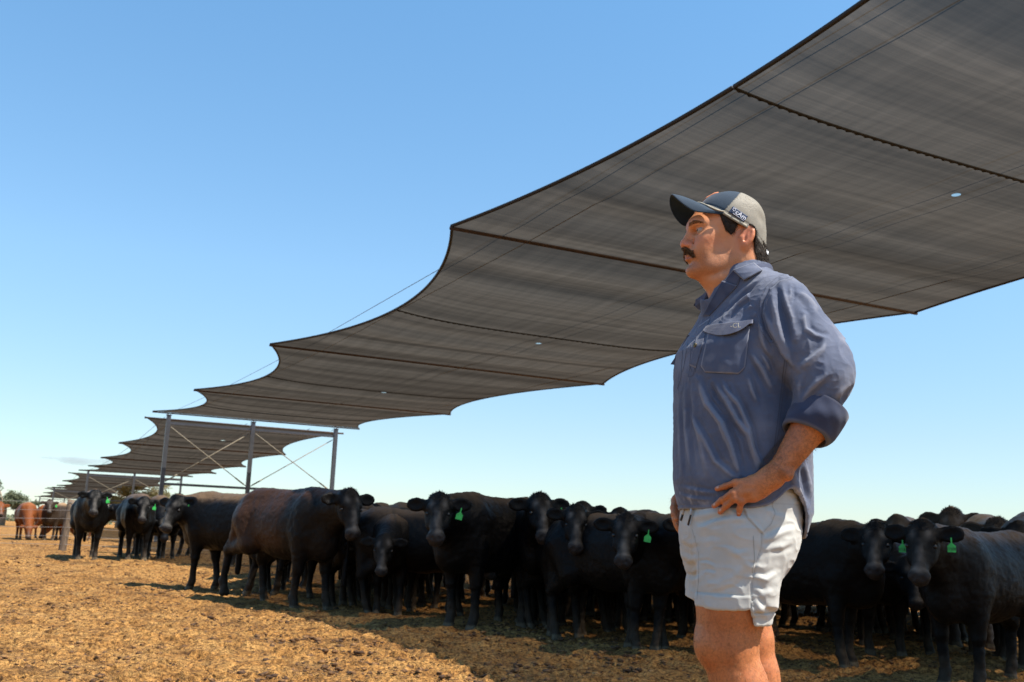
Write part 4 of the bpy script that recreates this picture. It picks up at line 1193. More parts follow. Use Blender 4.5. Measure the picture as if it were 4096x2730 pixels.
# body hair on the forearm and legs
lm = (BV[:, 2] < 0.82) & (BV[:, 2] > 0.45)
am = (BV[:, 1] < -0.19) & (BV[:, 0] > 0.07) & (BV[:, 2] > 1.15) & (BV[:, 2] < 1.34)
rm_ = (BV[:, 1] > 0.14) & (BV[:, 0] < -0.12) & (BV[:, 2] > 1.0) & (BV[:, 2] < 1.2)
for k, (mk, n) in enumerate(((lm, 5200), (am, 1500), (rm_, 900))):
    ix = pick(mk, n, 20 + k)
    if len(ix):
        dr = BN[ix] * 0.5 - hz * 0.7 + np.random.RandomState(30 + k).randn(len(ix), 3) * 0.4
        strands('body_hair', ZL(BV[ix]), dr, 0.006 + 0.010 * np.random.RandomState(40 + k).rand(len(ix)), 0.00045, M_armhair, body, 0.4, 0.2, 50 + k)

# ------------------------------------------------------------------ his clothes
def cloth_mat(name, c1, c2, worn=None, rough=0.85, weave=900, bmpk=0.25):
    m, nt, bs, out = mat(name); L = nt.links
    co = objco(nt)
    n1 = noise_n(nt, 9, 5, co, 0.6); n2 = noise_n(nt, weave, 2, co, 0.5)
    c = ramp(nt, n1.outputs[0], [(0.3, c1), (0.7, c2)]).outputs[0]
    if worn: c = mixc(nt, attr_n(nt, 'worn'), c, worn)
    c = mixc(nt, attr_n(nt, 'dark'), c, [v * 0.45 for v in c1])
    L.new(c, bs.inputs['Base Color'])
    bs.inputs['Roughness'].default_value = rough; bs.inputs['Specular IOR Level'].default_value = 0.25
    bs.inputs['Sheen Weight'].default_value = 0.15
    bump(nt, bs, n2.outputs[0], bmpk, 0.002)
    return m
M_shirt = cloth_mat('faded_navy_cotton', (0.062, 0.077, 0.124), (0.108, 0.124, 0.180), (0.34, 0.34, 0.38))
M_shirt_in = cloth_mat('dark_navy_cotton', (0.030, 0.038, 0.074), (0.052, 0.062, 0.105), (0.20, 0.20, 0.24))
M_shorts = cloth_mat('stone_cotton', (0.41, 0.405, 0.375), (0.51, 0.50, 0.465), (0.7, 0.66, 0.56))
M_thread = simple('seam_thread', (0.050, 0.055, 0.078), 0.9, 0, 0.1, 50)
M_thread2 = simple('pale_seam_thread', (0.33, 0.31, 0.27), 0.9, 0, 0.1, 50)

def pxm(u, v):
    """photo pixel -> (x, z) on the man's plane"""
    tx, tz = ray(u, v)
    ca, sa = math.cos(AZ), math.sin(AZ)
    k = MD / (tx * sa + ca)
    return (tx * k * ca - k * sa, tz * k + CAMZ)

zt = np.array([0.96, 1.00, 1.067, 1.10, 1.154, 1.276, 1.40, 1.485, 1.54, 1.62, 1.669, 1.705, 1.74, 1.765, 1.785, 1.80, 1.84])
Lt = np.array([-.165, -.168, -.172, -.181, -.191, -.190, -.191, -.192, -.187, -.142, -.116, -.098, -.082, -.066, -.050, -.035, -.030])
Rt = np.array([.165, .180, .203, .204, .202, .204, .193, .182, .178, .178, .178, .175, .158, .128, .098, .086, .080])
Wt = np.array([.185, .195, .205, .208, .212, .216, .216, .214, .212, .206, .203, .196, .168, .130, .088, .070, .065])
def torso_d(X, Y, Z, grow=0.0):
    z = np.clip(Z, zt[0], zt[-1])
    l = np.interp(z, zt, Lt); r_ = np.interp(z, zt, Rt); w = np.interp(z, zt, Wt) + grow
    half = (r_ - l) / 2; sp, cp = math.sin(PHI), math.cos(PHI)
    t = np.sqrt(np.maximum(half ** 2 - (w * sp) ** 2, 0.06 ** 2)) / cp + grow
    cx = (l + r_) / 2; px = X - cx; py = Y + 0.0
    a = px * FWD[0] + py * FWD[1]; b = px * LFT[0] + py * LFT[1]
    e = 2.2
    q = (np.abs(a / t) ** e + np.abs(b / w) ** e) ** (1 / e)
    return ((q - 1) * np.minimum(t, w)).astype(np.float32)

def seg2(V, pts):
    """distance in the x,z plane to a polyline, and the signed side"""
    kk = MD / (MD + V[:, 1]); P = np.stack([V[:, 0] * kk, CAMZ + (V[:, 2] - CAMZ) * kk], 1); best = np.full(len(V), 1e9); side = np.zeros(len(V)); tt = np.zeros(len(V))
    n = len(pts) - 1
    for i in range(n):
        a = np.array(pts[i]); b = np.array(pts[i + 1]); ba = b - a
        t = np.clip(((P - a) @ ba) / (ba @ ba), 0, 1)
        d = P - a - t[:, None] * ba; dd = np.hypot(d[:, 0], d[:, 1])
        m = dd < best
        best[m] = dd[m]; side[m] = np.sign(ba[0] * d[m, 1] - ba[1] * d[m, 0]); tt[m] = (i + t[m]) / n
    return best, side, tt
def fold(V, pts, w, h, asym=0.0):
    d, s, t = seg2(V, pts)
    env = np.sin(np.clip(t, 0.02, 0.98) * PI) ** 0.6
    u = d * s / w
    return h * env * (np.exp(-u ** 2) - 0.75 * np.exp(-(u - 1.5 * (1 if asym >= 0 else -1)) ** 2 / 0.8) * abs(asym))
def c3(x, y): return pxm(2640 + x * .4465, 1400 + y * .4465)
def c1(x, y): return pxm(2500 + x * .5102, 700 + y * .5102)
def c5(x, y): return pxm(3000 + x * .4785, 1050 + y * .4785)
def c4(x, y): return pxm(2600 + x * .5294, 1900 + y * .5294)
def c6(x, y): return pxm(2700 + x * .2232, 1150 + y * .2232)

def build_shirt():
    h = 0.0030
    xs = np.arange(-0.225, 0.365, h); ys = np.arange(-0.335, 0.50, 0.0042); zs = np.arange(0.955, 1.825, h)
    F = Field(xs, ys, zs)
    X = xs[:, None, None]; Y = ys[None, :, None]; Z = zs[None, None, :]
    F.F = torso_d(X, Y, Z) * 0.9
    F.F = np.maximum(F.F, (Z - 1.812).astype(np.float32))
    # sleeves
    def sleeve(S, E, WR, near):
        E2 = E + (WR - E) * 0.26
        dn = -1 if near else 1
        F.cone(S, S + (E - S) * 0.45, 0.072, 0.079, k=0.055)
        F.cone(S + (E - S) * 0.45, E + np.array([0.0, 0, 0.03]), 0.079, 0.073, k=0.03)
        F.cone(E + np.array([0.0, 0, 0.03]), E2, 0.074, 0.058, k=0.03)
        F.cone(S + (E - S) * 0.25 + np.array([-0.035, 0, -0.03]), S + (E - S) * 0.6 + np.array([-0.01, 0, -0.0]), 0.05, 0.06, k=0.05)
        return E2
    SL = W([0.125, -0.128, 1.680]); 
    e2 = sleeve(SL, EL_L + np.array([-0.018, 0, 0.018]), WR_L, True)
    F.cone(W([0.160, -0.15, 1.645]), W([0.246, -0.180, 1.52]), 0.073, 0.076, k=0.04)
    sleeve(np.array([-0.035, 0.150, 1.655]), EL_R, WR_R, False)
    F.cone((0.015, -0.018, 1.740), (-0.055, -0.015, 1.700), 0.080, 0.060, k=0.035)
    # front bib of cloth and chest over the belly
    d = F.F
    hemz = 1.074 + 0.0 * X
    # lower hem: level in front, lifted at the side, long tail behind
    a = X * FWD[0] + Y * FWD[1]
    u = np.clip((-a + 0.02) / 0.14, 0, 1); v = np.clip((-a - 0.02) / 0.10, 0, 1)
    hem = 1.066 + 0.014 * np.clip(1 - (a / 0.12), 0, 1) * 1.0 + 0.050 * np.exp(-((-a - 0.03) / 0.055) ** 2) - 0.085 * smooth01((-a - 0.055) / 0.075)
    hem = hem + 0.0 * Z
    hd = (hem - Z).astype(np.float32)
    outer = np.maximum(d, hd)
    # open at the bottom, open cuffs, open neck
    inner = d + 0.0065
    F.F = outer
    hollow = (-inner).astype(np.float32)
    low = (Z < hem + 0.06)
    F.F = np.where(low, np.maximum(F.F, hollow), F.F).astype(np.float32)
    # cuff openings: carve the forearm with clearance
    for E, WR in ((EL_L, WR_L), (EL_R, WR_R)):
        dirn = (WR - E) / np.linalg.norm(WR - E)
        F.cone(E + dirn * 0.055, WR, 0.0535, 0.057, k=0.0, mode='s')
    # neck opening
    F.cone((0.012, 0.0, 1.775), (0.010, 0.0, 1.87), 0.066, 0.072, k=0.01, mode='s')
    vcut = [tuple(W([p[0], -0.06, p[1]])[[0, 2]]) for p in (c1(840, 640), c1(830, 745), c1(770, 795), c1(725, 850), c1(686, 925), c1(660, 975), c1(630, 975), c1(500, 900), c1(500, 640))]
    XX, ZZ = np.meshgrid(xs, zs, indexing='ij')
    pv = poly_sdf(XX, ZZ, vcut)[:, None, :]
    yy_ = np.clip((ys - 0.06) / 0.02, 0, 1)[None, :, None]
    F.F = np.maximum(F.F, (-pv - yy_ * 0.2)).astype(np.float32)
    V, Q = F.mesh()
    V = relax(V, Q, 2, 0.5)
    Nn = vnormals(V, Q)
    near = smooth01((-Nn[:, 1] + 0.25) / 0.4)
    x, y, z = V[:, 0], V[:, 1], V[:, 2]
    # which vertices belong to the near sleeve
    ax = (EL_L - SL); t = np.clip(((V - SL) @ ax) / (ax @ ax), 0, 1.3)
    dsl = np.linalg.norm(V - SL - t[:, None] * ax, axis=1)
    fa = WR_L - EL_L; t2 = np.clip(((V - EL_L) @ fa) / (fa @ fa), 0, 0.5); dfa = np.linalg.norm(V - EL_L - t2[:, None] * fa, axis=1)
    insl = (np.minimum(dsl, dfa) < 0.105) & (torso_d(x, y, z) > 0.006) & (y < 0.05)
    tor = ~insl & (np.abs(torso_d(x, y, z)) < 0.02)
    D = np.zeros(len(V))
    # long diagonal folds falling from the chest to the hip, read off the photograph
    TF = [([c3(345, 270), c3(430, 480), c3(560, 660), c3(640, 870), c3(710, 1120)], 0.0105, 0.0085, 1),
          ([c3(480, 290), c3(590, 450), c3(690, 640), c3(790, 770), c3(880, 1110)], 0.0095, 0.0060, -1),
          ([c3(620, 320), c3(720, 520), c3(800, 700), c3(830, 880), c3(905, 1040)], 0.0085, 0.0052, 1),
          ([c3(250, 560), c3(400, 800), c3(500, 1000), c3(690, 1160)], 0.0085, 0.0042, 1),
          ([c3(235, 330), c3(230, 700), c3(290, 1100)], 0.0075, 0.0034, 1),
          ([c3(300, 330), c3(310, 600), c3(380, 900), c3(430, 1150)], 0.0085, 0.0028, -1),
          ([c3(420, 290), c3(470, 430), c3(560, 560)], 0.006, 0.0034, 1),
          ([c3(560, 290), c3(610, 380), c3(680, 470)], 0.006, 0.0034, 1),
          ([c3(790, 240), c3(830, 380), c3(870, 470)], 0.007, 0.0042, 1),
          ([c3(820, 30), c3(920, 200), c3(1000, 360)], 0.009, 0.0050, -1),
          ([c3(900, 20), c3(960, 120), c3(990, 200)], 0.007, 0.0040, 1),
          ([c3(170, 420), c3(180, 800), c3(200, 1150)], 0.006, 0.0026, 1),
          # pulls from the shoulder down to the placket
          ([c1(1220, 820), c1(1040, 900), c1(880, 1020), c1(760, 1150)], 0.0065, 0.0046, 1),
          ([c1(1200, 860), c1(1060, 960), c1(960, 1060)], 0.006, 0.0040, -1),
          ([c1(1180, 920), c1(1090, 1020), c1(1000, 1120)], 0.006, 0.0036, 1),
          ([c1(1080, 800), c1(920, 920), c1(800, 1040)], 0.007, 0.0034, 1),
          ([c1(1060, 1150), c1(1080, 1300), c1(1130, 1420)], 0.008, 0.0046, 1),
          ([c3(200, 1230), c3(330, 1260), c3(520, 1290)], 0.006, 0.0022, 1),
          ([c3(180, 1300), c3(300, 1330), c3(480, 1345)], 0.005, 0.0020, 1),
          ([c3(1180, 1060), c3(1230, 1250), c3(1300, 1400)], 0.012, 0.0055, 1),
          ([c3(1290, 1000), c3(1330, 1180), c3(1345, 1340)], 0.007, 0.0045, -1)]
    for pts, w, hh, as_ in TF: D += 1.75 * fold(V, pts, w, hh, as_) * near * tor
    SF = [([c5(180, 240), c5(210, 400), c5(260, 600), c5(330, 780)], 0.011, 0.0085, 1),
          ([c5(260, 170), c5(300, 330), c5(350, 470), c5(380, 640)], 0.010, 0.0075, -1),
          ([c5(120, 400), c5(180, 560), c5(280, 760), c5(400, 900)], 0.009, 0.0070, -1),
          ([c5(450, 430), c5(470, 560), c5(540, 610), c5(640, 640)], 0.009, 0.0075, 1),
          ([c5(640, 640), c5(600, 730), c5(510, 820), c5(410, 890)], 0.011, 0.0085, -1),
          ([c5(660, 930), c5(560, 1010), c5(470, 1110), c5(410, 1170)], 0.010, 0.0065, 1),
          ([c5(840, 1000), c5(760, 1080), c5(680, 1190)], 0.011, 0.0065, 1),
          ([c5(640, 380), c5(740, 560), c5(840, 760)], 0.014, 0.0040, 1),
          ([c5(380, 200), c5(500, 330), c5(590, 480)], 0.012, 0.0040, -1),
          ([c5(430, 930), c5(420, 1040), c5(405, 1160)], 0.007, 0.0045, 1),
          ([c5(330, 200), c5(345, 270), c5(330, 330)], 0.006, 0.0050, 1)]
    for pts, w, hh, as_ in SF: D += 1.05 * fold(V, pts, w, hh, as_) * near * insl
    # armhole seam
    seam = [c5(330, 125), c5(240, 145), c5(160, 215), c5(110, 330), c5(95, 460), c5(120, 560), c5(170, 650)]
    ds, ss, _ = seg2(V, seam)
    D -= 0.0035 * np.exp(-(ds / 0.0035) ** 2) * near; D += 0.0020 * np.exp(-((ds - 0.008) / 0.004) ** 2) * near
    # small crumples, larger on the sleeve
    cr = 1 - np.abs(vnoise(V * np.array([1, 1, 0.6]), 26, 5)); cr2 = 1 - np.abs(vnoise(V, 60, 6))
    D += (cr ** 3 - 0.35) * 0.0026 * np.where(insl, 1.2, 0.7) + (cr2 ** 3 - 0.3) * 0.0011
    # pointed band along the hem
    a_ = x * FWD[0] + y * FWD[1]
    hemv = 1.066 + 0.014 * np.clip(1 - (a_ / 0.12), 0, 1) + 0.050 * np.exp(-((-a_ - 0.03) / 0.055) ** 2) - 0.085 * smooth01((-a_ - 0.055) / 0.075)
    hb = (z - hemv); D += -0.0016 * np.exp(-((hb - 0.011) / 0.0022) ** 2) + 0.0012 * (hb < 0.010) + 0.0005 * np.sin(a_ * 160) * np.exp(-(hb / 0.012) ** 2)
    keep = smooth01((np.linalg.norm(V - (EL_L + (WR_L - EL_L) * 0.3), axis=1) - 0.03) / 0.05)
    V2 = V + Nn * (D * keep)[:, None]
    worn = np.clip(0.75 * smooth01((D - 0.0022) / 0.004) + 0.35 * smooth01((fbm(V, 9, 3, 8) - 0.1) / 0.7), 0, 1) * 0.45
    worn = worn + 0.5 * np.exp(-(hb / 0.004) ** 2)
    worn = np.clip(worn + 0.6 * np.maximum(0, fbm(V, 60, 2, 4)) * np.exp(-((hb - 0.035) / 0.03) ** 2) * (x < -0.06), 0, 1)
    dark = np.exp(-((ds - 0.0) / 0.0016) ** 2) * near * 0.8 + 0.6 * np.exp(-((ds - 0.009) / 0.0012) ** 2) * near
    # the lower end of the sleeve is the darker inner side folded out: handled by the cuff
    me = np_mesh('shirt', ZL(V2), Q, attrs={'worn': worn, 'dark': np.clip(dark, 0, 1)})
    return me, V2, Q
shirt_me, SV, SQ = build_shirt()
shirt = mesh_obj('shirt', shirt_me, M_shirt, man)
sh_bvh = BVHTree.FromPolygons([tuple(v) for v in SV], [tuple(q) for q in SQ])

# camera-side projection on the cloth, used to lay pockets and seams on its surface
def drape_pt(x, z, off=0.0, bvh=None, smoothn=True):
    bvh = bvh or sh_bvh
    hit, nrm, i, d = bvh.ray_cast(Vector((0, -MD, CAMZ)), Vector((x, MD, z - CAMZ)).normalized())
    if hit is None: return None
    return Vector((hit.x, hit.y, hit.z)) + Vector((nrm.x, nrm.y, nrm.z)) * off

def in_poly(x, z, poly):
    c = False; n = len(poly)
    for i in range(n):
        (x1, z1), (x2, z2) = poly[i], poly[i - 1]
        if (z1 > z) != (z2 > z) and x < (x2 - x1) * (z - z1) / (z2 - z1) + x1: c = not c
    return c

def patch(name, poly, m, parent, off=0.003, th=0.0025, n=26, lift=None, bvh=None, wav=0.0, cham=0.0):
    """cloth piece: a four sided outline (top-left, top-right, bottom-right, bottom-left) laid over the shirt"""
    (a, b, c, d) = [np.array(p) for p in poly]
    V = []; W = []
    for j in range(n + 1):
        t = j / n
        for i in range(n + 1):
            s = i / n
            if cham and t > 0.86: s = 0.5 + (s - 0.5) * (1 - cham * (t - 0.86) / 0.14)
            p = (a * (1 - s) + b * s) * (1 - t) + (d * (1 - s) + c * s) * t
            q = drape_pt(p[0], p[1], 0.0, bvh)
            y = q.y if q is not None else 0.0
            V.append([q.x, q.y, q.z] if q is not None else [p[0], y, p[1]])
    V = np.array(V); g = V.reshape(n + 1, n + 1, 3)
    for _ in range(3):          # cloth bridges the small hollows
        g[1:-1, 1:-1, 1] = np.minimum(g[1:-1, 1:-1, 1], (g[:-2, 1:-1, 1] + g[2:, 1:-1, 1] + g[1:-1, :-2, 1] + g[1:-1, 2:, 1]) / 4)
    V = g.reshape(-1, 3)
    T = np.repeat(np.arange(n + 1) / n, n + 1); S = np.tile(np.arange(n + 1) / n, n + 1)
    V[:, 1] -= off + (lift(S, T) if lift else 0) + wav * vnoise(V, 45, 2)
    Bk = V.copy(); Bk[:, 1] += th + off * 0.9
    A = np.concatenate([V, Bk]); m_ = (n + 1) ** 2
    Q = [(j * (n + 1) + i, j * (n + 1) + i + 1, (j + 1) * (n + 1) + i + 1, (j + 1) * (n + 1) + i) for j in range(n) for i in range(n)]
    Q = [q[::-1] for q in Q] + [tuple(k + m_ for k in q) for q in Q]
    edge = [i for i in range(n)] ; 
    def quad(p, q): Q.append((p, q, q + m_, p + m_))
    for i in range(n):
        quad(i, i + 1); quad((n) * (n + 1) + i + 1, n * (n + 1) + i)
        quad((i + 1) * (n + 1), i * (n + 1)); quad(i * (n + 1) + n, (i + 1) * (n + 1) + n)
    border = np.minimum.reduce([S, 1 - S, T, 1 - T])
    dark = np.concatenate([0.7 * np.exp(-((border - 0.055) / 0.012) ** 2), np.zeros(m_)])
    worn = np.concatenate([0.8 * np.exp(-(border / 0.02) ** 2) + 0.25 * smooth01(fbm(V, 22, 3, 3) / 0.6), np.zeros(m_)])
    me = np_mesh(name, ZL(A), np.array(Q), attrs={'worn': np.clip(worn, 0, 1) * 0.6, 'dark': dark})
    return mesh_obj(name, me, m, parent)

def stitch(pts, parent, m=None, r=0.00042, name='seam', bvh=None, off=0.001):
    P = []
    for (x0, z0), (x1, z1) in zip(pts[:-1], pts[1:]):
        k = max(2, int(math.hypot(x1 - x0, z1 - z0) / 0.006))
        for i in range(k):
            f = i / k; q = drape_pt(x0 + (x1 - x0) * f, z0 + (z1 - z0) * f, off, bvh)
            if q is not None: P.append(q - Vector((0, 0, GZ)))
    if len(P) < 2: return
    mb = MB(); mb.tube(P, r, 4); return mb.build(name, m or M_thread, parent, True)

# chest pocket and its flap, standing off the chest
pk = patch('chest_pocket', [c6(600, 770), c6(1345, 700), c6(1240, 1560), c6(435, 1520)], M_shirt, man, off=0.0035, cham=0.26, wav=0.0012)
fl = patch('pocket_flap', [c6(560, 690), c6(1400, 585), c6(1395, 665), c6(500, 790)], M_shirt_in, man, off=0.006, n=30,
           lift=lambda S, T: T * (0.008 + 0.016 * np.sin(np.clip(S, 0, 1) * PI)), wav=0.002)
# the flap's lower edge sags in the middle
def sag_flap(o):
    co = np.zeros(len(o.data.vertices) * 3, dtype=np.float32); o.data.vertices.foreach_get('co', co); co = co.reshape(-1, 3)
    n = 30; k = (n + 1) ** 2
    T = np.tile(np.repeat(np.arange(n + 1) / n, n + 1), 2); S = np.tile(np.tile(np.arange(n + 1) / n, n + 1), 2)
    co[:, 2] -= T * 0.026 * np.sin(PI * np.clip((S) / 0.92, 0, 1)) ** 0.8
    o.data.vertices.foreach_set('co', co.ravel()); o.data.update()
sag_flap(fl)
# embroidered letters at the flap
def put_text(body, size, x, z, ang, m, parent, name, off=0.012, bvh=None):
    me = text_mesh(body, size, name)
    q = drape_pt(x, z, 0, bvh)
    nrm = Vector((-0.25, -0.97, 0.05)).normalized()
    ux = Vector((math.cos(ang), 0, math.sin(ang))); ux = (ux - nrm * ux.dot(nrm)).normalized(); uy = nrm.cross(ux)
    M = Matrix(((ux.x, uy.x, nrm.x, 0), (ux.y, uy.y, nrm.y, 0), (ux.z, uy.z, nrm.z, 0), (0, 0, 0, 1)))
    me.transform(M); me.transform(Matrix.Translation(Vector((q.x, q.y - off, q.z - GZ))))
    return mesh_obj(name, me, m, parent)
M_embro = simple('cream_thread', (0.72, 0.68, 0.52), 0.8, 0, 0.1, 200)
put_text('-CL', 0.020, *c6(1085, 722), math.radians(-2), M_embro, fl, 'embroidery', off=0.027)
# far pocket flap at the belly's edge
mb = MB()
for k in range(9):
    t = k / 8
    a = np.array(c6(300, 845)); b = np.array(c6(20, 1350)); p = a * (1 - t) + b * t
    sx = 0.010 * math.sin(PI * t)
    p = p + np.array([-0.008, 0.0]); mb.v += [(p[0] + 0.016, 0.02 + 0.02 * t, p[1] - GZ + 0.004), (p[0] - 0.004 - sx * 0.4 - 0.006 * t, -0.012 + 0.02 * t, p[1] - GZ - 0.004 - sx), (p[0] + 0.016, 0.0 + 0.02 * t, p[1] - GZ - 0.006)]
for k in range(8):
    for j in range(3):
        mb.f.append((k * 3 + j, k * 3 + (j + 1) % 3, (k + 1) * 3 + (j + 1) % 3, (k + 1) * 3 + j))
mb.f += [(0, 1, 2), (26, 25, 24)]
mb.build('far_pocket_flap', M_shirt, man, True)

# placket: near edge folded over and the seams beside it
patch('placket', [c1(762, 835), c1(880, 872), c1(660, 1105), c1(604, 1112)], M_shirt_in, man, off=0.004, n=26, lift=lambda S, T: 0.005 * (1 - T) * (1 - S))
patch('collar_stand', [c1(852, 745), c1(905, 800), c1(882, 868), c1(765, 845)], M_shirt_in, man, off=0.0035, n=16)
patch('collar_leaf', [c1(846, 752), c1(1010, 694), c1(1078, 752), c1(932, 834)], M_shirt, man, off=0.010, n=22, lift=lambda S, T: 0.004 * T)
patch('placket_band', [c6(430, 690), c6(620, 560), c6(370, 1450), c6(260, 1400)], M_shirt, man, off=0.0028, n=22)
for pts in ([c6(480, 830), c6(420, 1060), c6(360, 1560)], [c6(300, 1020), c6(265, 1400), c6(330, 1560)], [c6(230, 1000), c6(165, 1400), c6(130, 1560)]):
    stitch(pts, shirt)
stitch([c3(205, 0), c3(190, 250), c3(150, 370)], shirt); stitch([c3(330, 60), c3(300, 230), c3(255, 245), c3(275, 130)], shirt)
stitch([c3(1140, 90), c3(1100, 400), c3(1065, 700), c3(1040, 880)], shirt); stitch([c3(1118, 90), c3(1080, 400), c3(1045, 700), c3(1020, 880)], shirt, r=0.0006)
for (bx, bz), rr in ((c6(372, 1042), 0.0068),):
    q = drape_pt(bx, bz)
    if q is None: q = Vector((bx, -0.08, bz))
    mb = MB(); nn_ = Vector((-0.75, -0.65, 0.1)).normalized(); c = Vector((q.x, q.y, q.z - GZ))
    mb.tube([c + nn_ * 0.001, c + nn_ * 0.0055, c + nn_ * 0.006], [rr, rr, rr * 0.8], 14)
    mb.tube([c + nn_ * 0.0059, c + nn_ * 0.0075], [rr * 0.35, rr * 0.3], 8)
    mb.build('button', simple('horn_button', (0.10, 0.075, 0.03), 0.25, 0.3, 0.5, 400), man, True)

# collar: a leaf swept round the neck, top edge on the neck, lower edge on the shoulders
def collar(stations, name, m, th=0.003):
    n = len(stations); V = []; k = 5
    for (tp, fo, bt) in stations:
        tp, fo, bt = map(np.array, (tp, fo, bt))
        for j in range(k + 1):
            t = j / k; p = (1 - t) ** 2 * tp + 2 * t * (1 - t) * fo + t * t * bt
            V.append(p)
    V = np.array(V)
    Q = [(i * (k + 1) + j, i * (k + 1) + j + 1, (i + 1) * (k + 1) + j + 1, (i + 1) * (k + 1) + j) for i in range(n - 1) for j in range(k)]
    me = np_mesh(name, ZL(V), np.array(Q), attrs={'worn': np.tile([0.1, 0, 0, 0, 0.2, 1.0], n) * 0.6, 'dark': np.tile([0, 0, 0, 0, 0.5, 0], n)})
    o = mesh_obj(name, me, m, man)
    so = o.modifiers.new('s', 'SUBSURF'); so.levels = so.render_levels = 2
    sd = o.modifiers.new('t', 'SOLIDIFY'); sd.thickness = th; sd.offset = 0
    return o
def cp(u, v, y): x, z = pxm(u, v); return np.array([x, y, z])
C1 = lambda x, y: (2500 + x * .5102, 700 + y * .5102)
nb = []
st = []
# near front tip -> over the near side -> behind the neck -> far side -> far front tip
def S_(tx, ty, tz, bx, by, bz, bulge=0.012):
    t = W([tx, ty, tz]); b = W([bx, by, bz]); mdl = (t + b) / 2
    out = mdl - np.array([0.012, 0, mdl[2]]); out /= np.linalg.norm(out) + 1e-6
    st.append((t, mdl + out * bulge + np.array([0, 0, 0.012]), b))
S_(-0.020, -0.073, 1.797, 0.012, -0.098, 1.766)
S_(0.000, -0.078, 1.807, 0.030, -0.108, 1.770)
S_(0.028, -0.078, 1.818, 0.055, -0.104, 1.779)
S_(0.055, -0.062, 1.824, 0.086, -0.078, 1.789)
S_(0.078, -0.030, 1.826, 0.104, -0.034, 1.793)
S_(0.086, 0.010, 1.824, 0.108, 0.012, 1.792)
S_(0.070, 0.050, 1.818, 0.088, 0.066, 1.784)
S_(0.030, 0.074, 1.806, 0.040, 0.098, 1.770)
S_(-0.020, 0.072, 1.785, -0.030, 0.098, 1.745)
S_(-0.062, 0.055, 1.752, -0.078, 0.080, 1.715)
S_(-0.088, 0.030, 1.728, -0.120, 0.050, 1.700)
S_(-0.100, 0.012, 1.712, -0.136, 0.020, 1.686)
collar(st, 'collar', M_shirt_in)
# the far collar tip standing up beside the throat
fc = [c1(655, 892), c1(600, 935), c1(552, 975), c1(546, 1025), c1(580, 1050), c1(612, 1078), c1(628, 1010), c1(672, 975), c1(674, 930)]
mb = MB(); nf = len(fc); ctr_ = np.mean(np.array(fc), axis=0)
vv = []
for d_y, shr in ((0.0, 1.0), (0.006, 1.0)):
    for i_, (x_, z_) in enumerate(fc):
        vv.append((x_, 0.012 + d_y + 0.006 * math.sin(i_ * 2.1), z_ - GZ))
vv.append((ctr_[0], -0.004, ctr_[1] - GZ)); vv.append((ctr_[0], 0.018, ctr_[1] - GZ))
ff = [(i_, (i_ + 1) % nf, nf + (i_ + 1) % nf, nf + i_) for i_ in range(nf)] + [((i_ + 1) % nf, i_, 2 * nf) for i_ in range(nf)] + [(nf + i_, nf + (i_ + 1) % nf, 2 * nf + 1) for i_ in range(nf)]
mb.add(vv, ff); mb.build('far_collar_tip', M_shirt, man, False)

# rolled cuffs
def cuff(E, WR, name):
    d = (WR - E); d /= np.linalg.norm(d)
    up = np.array([0, 0, 1.0]); a = np.cross(d, up); a /= np.linalg.norm(a); b = np.cross(a, d)
    nt_, nl = 72, 16
    V = []; wn = []
    for j in range(nl + 1):
        t = j / nl
        # profile: inside edge up over the outer roll
        ss = -0.050 + 0.113 * t if t <= 1 else 0
        for i in range(nt_):
            w = 2 * PI * i / nt_
            lean = 0.018 * math.cos(w - 0.4)
            r_ = 0.0690 + 0.0060 * math.sin(PI * min(1, t * 1.02)) + 0.0014 * math.sin(3 * w + 9 * t) + 0.0007 * math.sin(7 * w - 14 * t) - 0.004 * t
            if t > 0.93: r_ -= 0.004 * (t - 0.93) / 0.07
            p = E + d * (0.082 + ss * 0.85 + lean) + a * math.cos(w) * r_ + b * math.sin(w) * r_
            V.append(p); wn.append(0.35 if t > 0.93 or t < 0.05 else 0.0)
    for j in range(4):           # returns inside
        for i in range(nt_):
            w = 2 * PI * i / nt_; lean = 0.018 * math.cos(w - 0.4)
            r_ = 0.055 - 0.001 * j; p = E + d * (0.082 + 0.063 * 0.85 + lean - 0.012 * j - 0.002) + a * math.cos(w) * r_ + b * math.sin(w) * r_
            V.append(p); wn.append(0)
    V = np.array(V); R2 = nl + 5
    Q = [(j * nt_ + i, j * nt_ + (i + 1) % nt_, (j + 1) * nt_ + (i + 1) % nt_, (j + 1) * nt_ + i) for j in range(R2 - 1) for i in range(nt_)]
    V = V + 0.0020 * np.stack([vnoise(V, 18, 1), vnoise(V, 18, 2), vnoise(V, 18, 3)], 1)
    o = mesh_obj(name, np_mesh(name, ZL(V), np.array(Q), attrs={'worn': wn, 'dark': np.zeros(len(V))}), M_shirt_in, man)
    return o
cuff(EL_L, WR_L, 'sleeve_cuff'); cuff(EL_R, WR_R, 'sleeve_cuff')

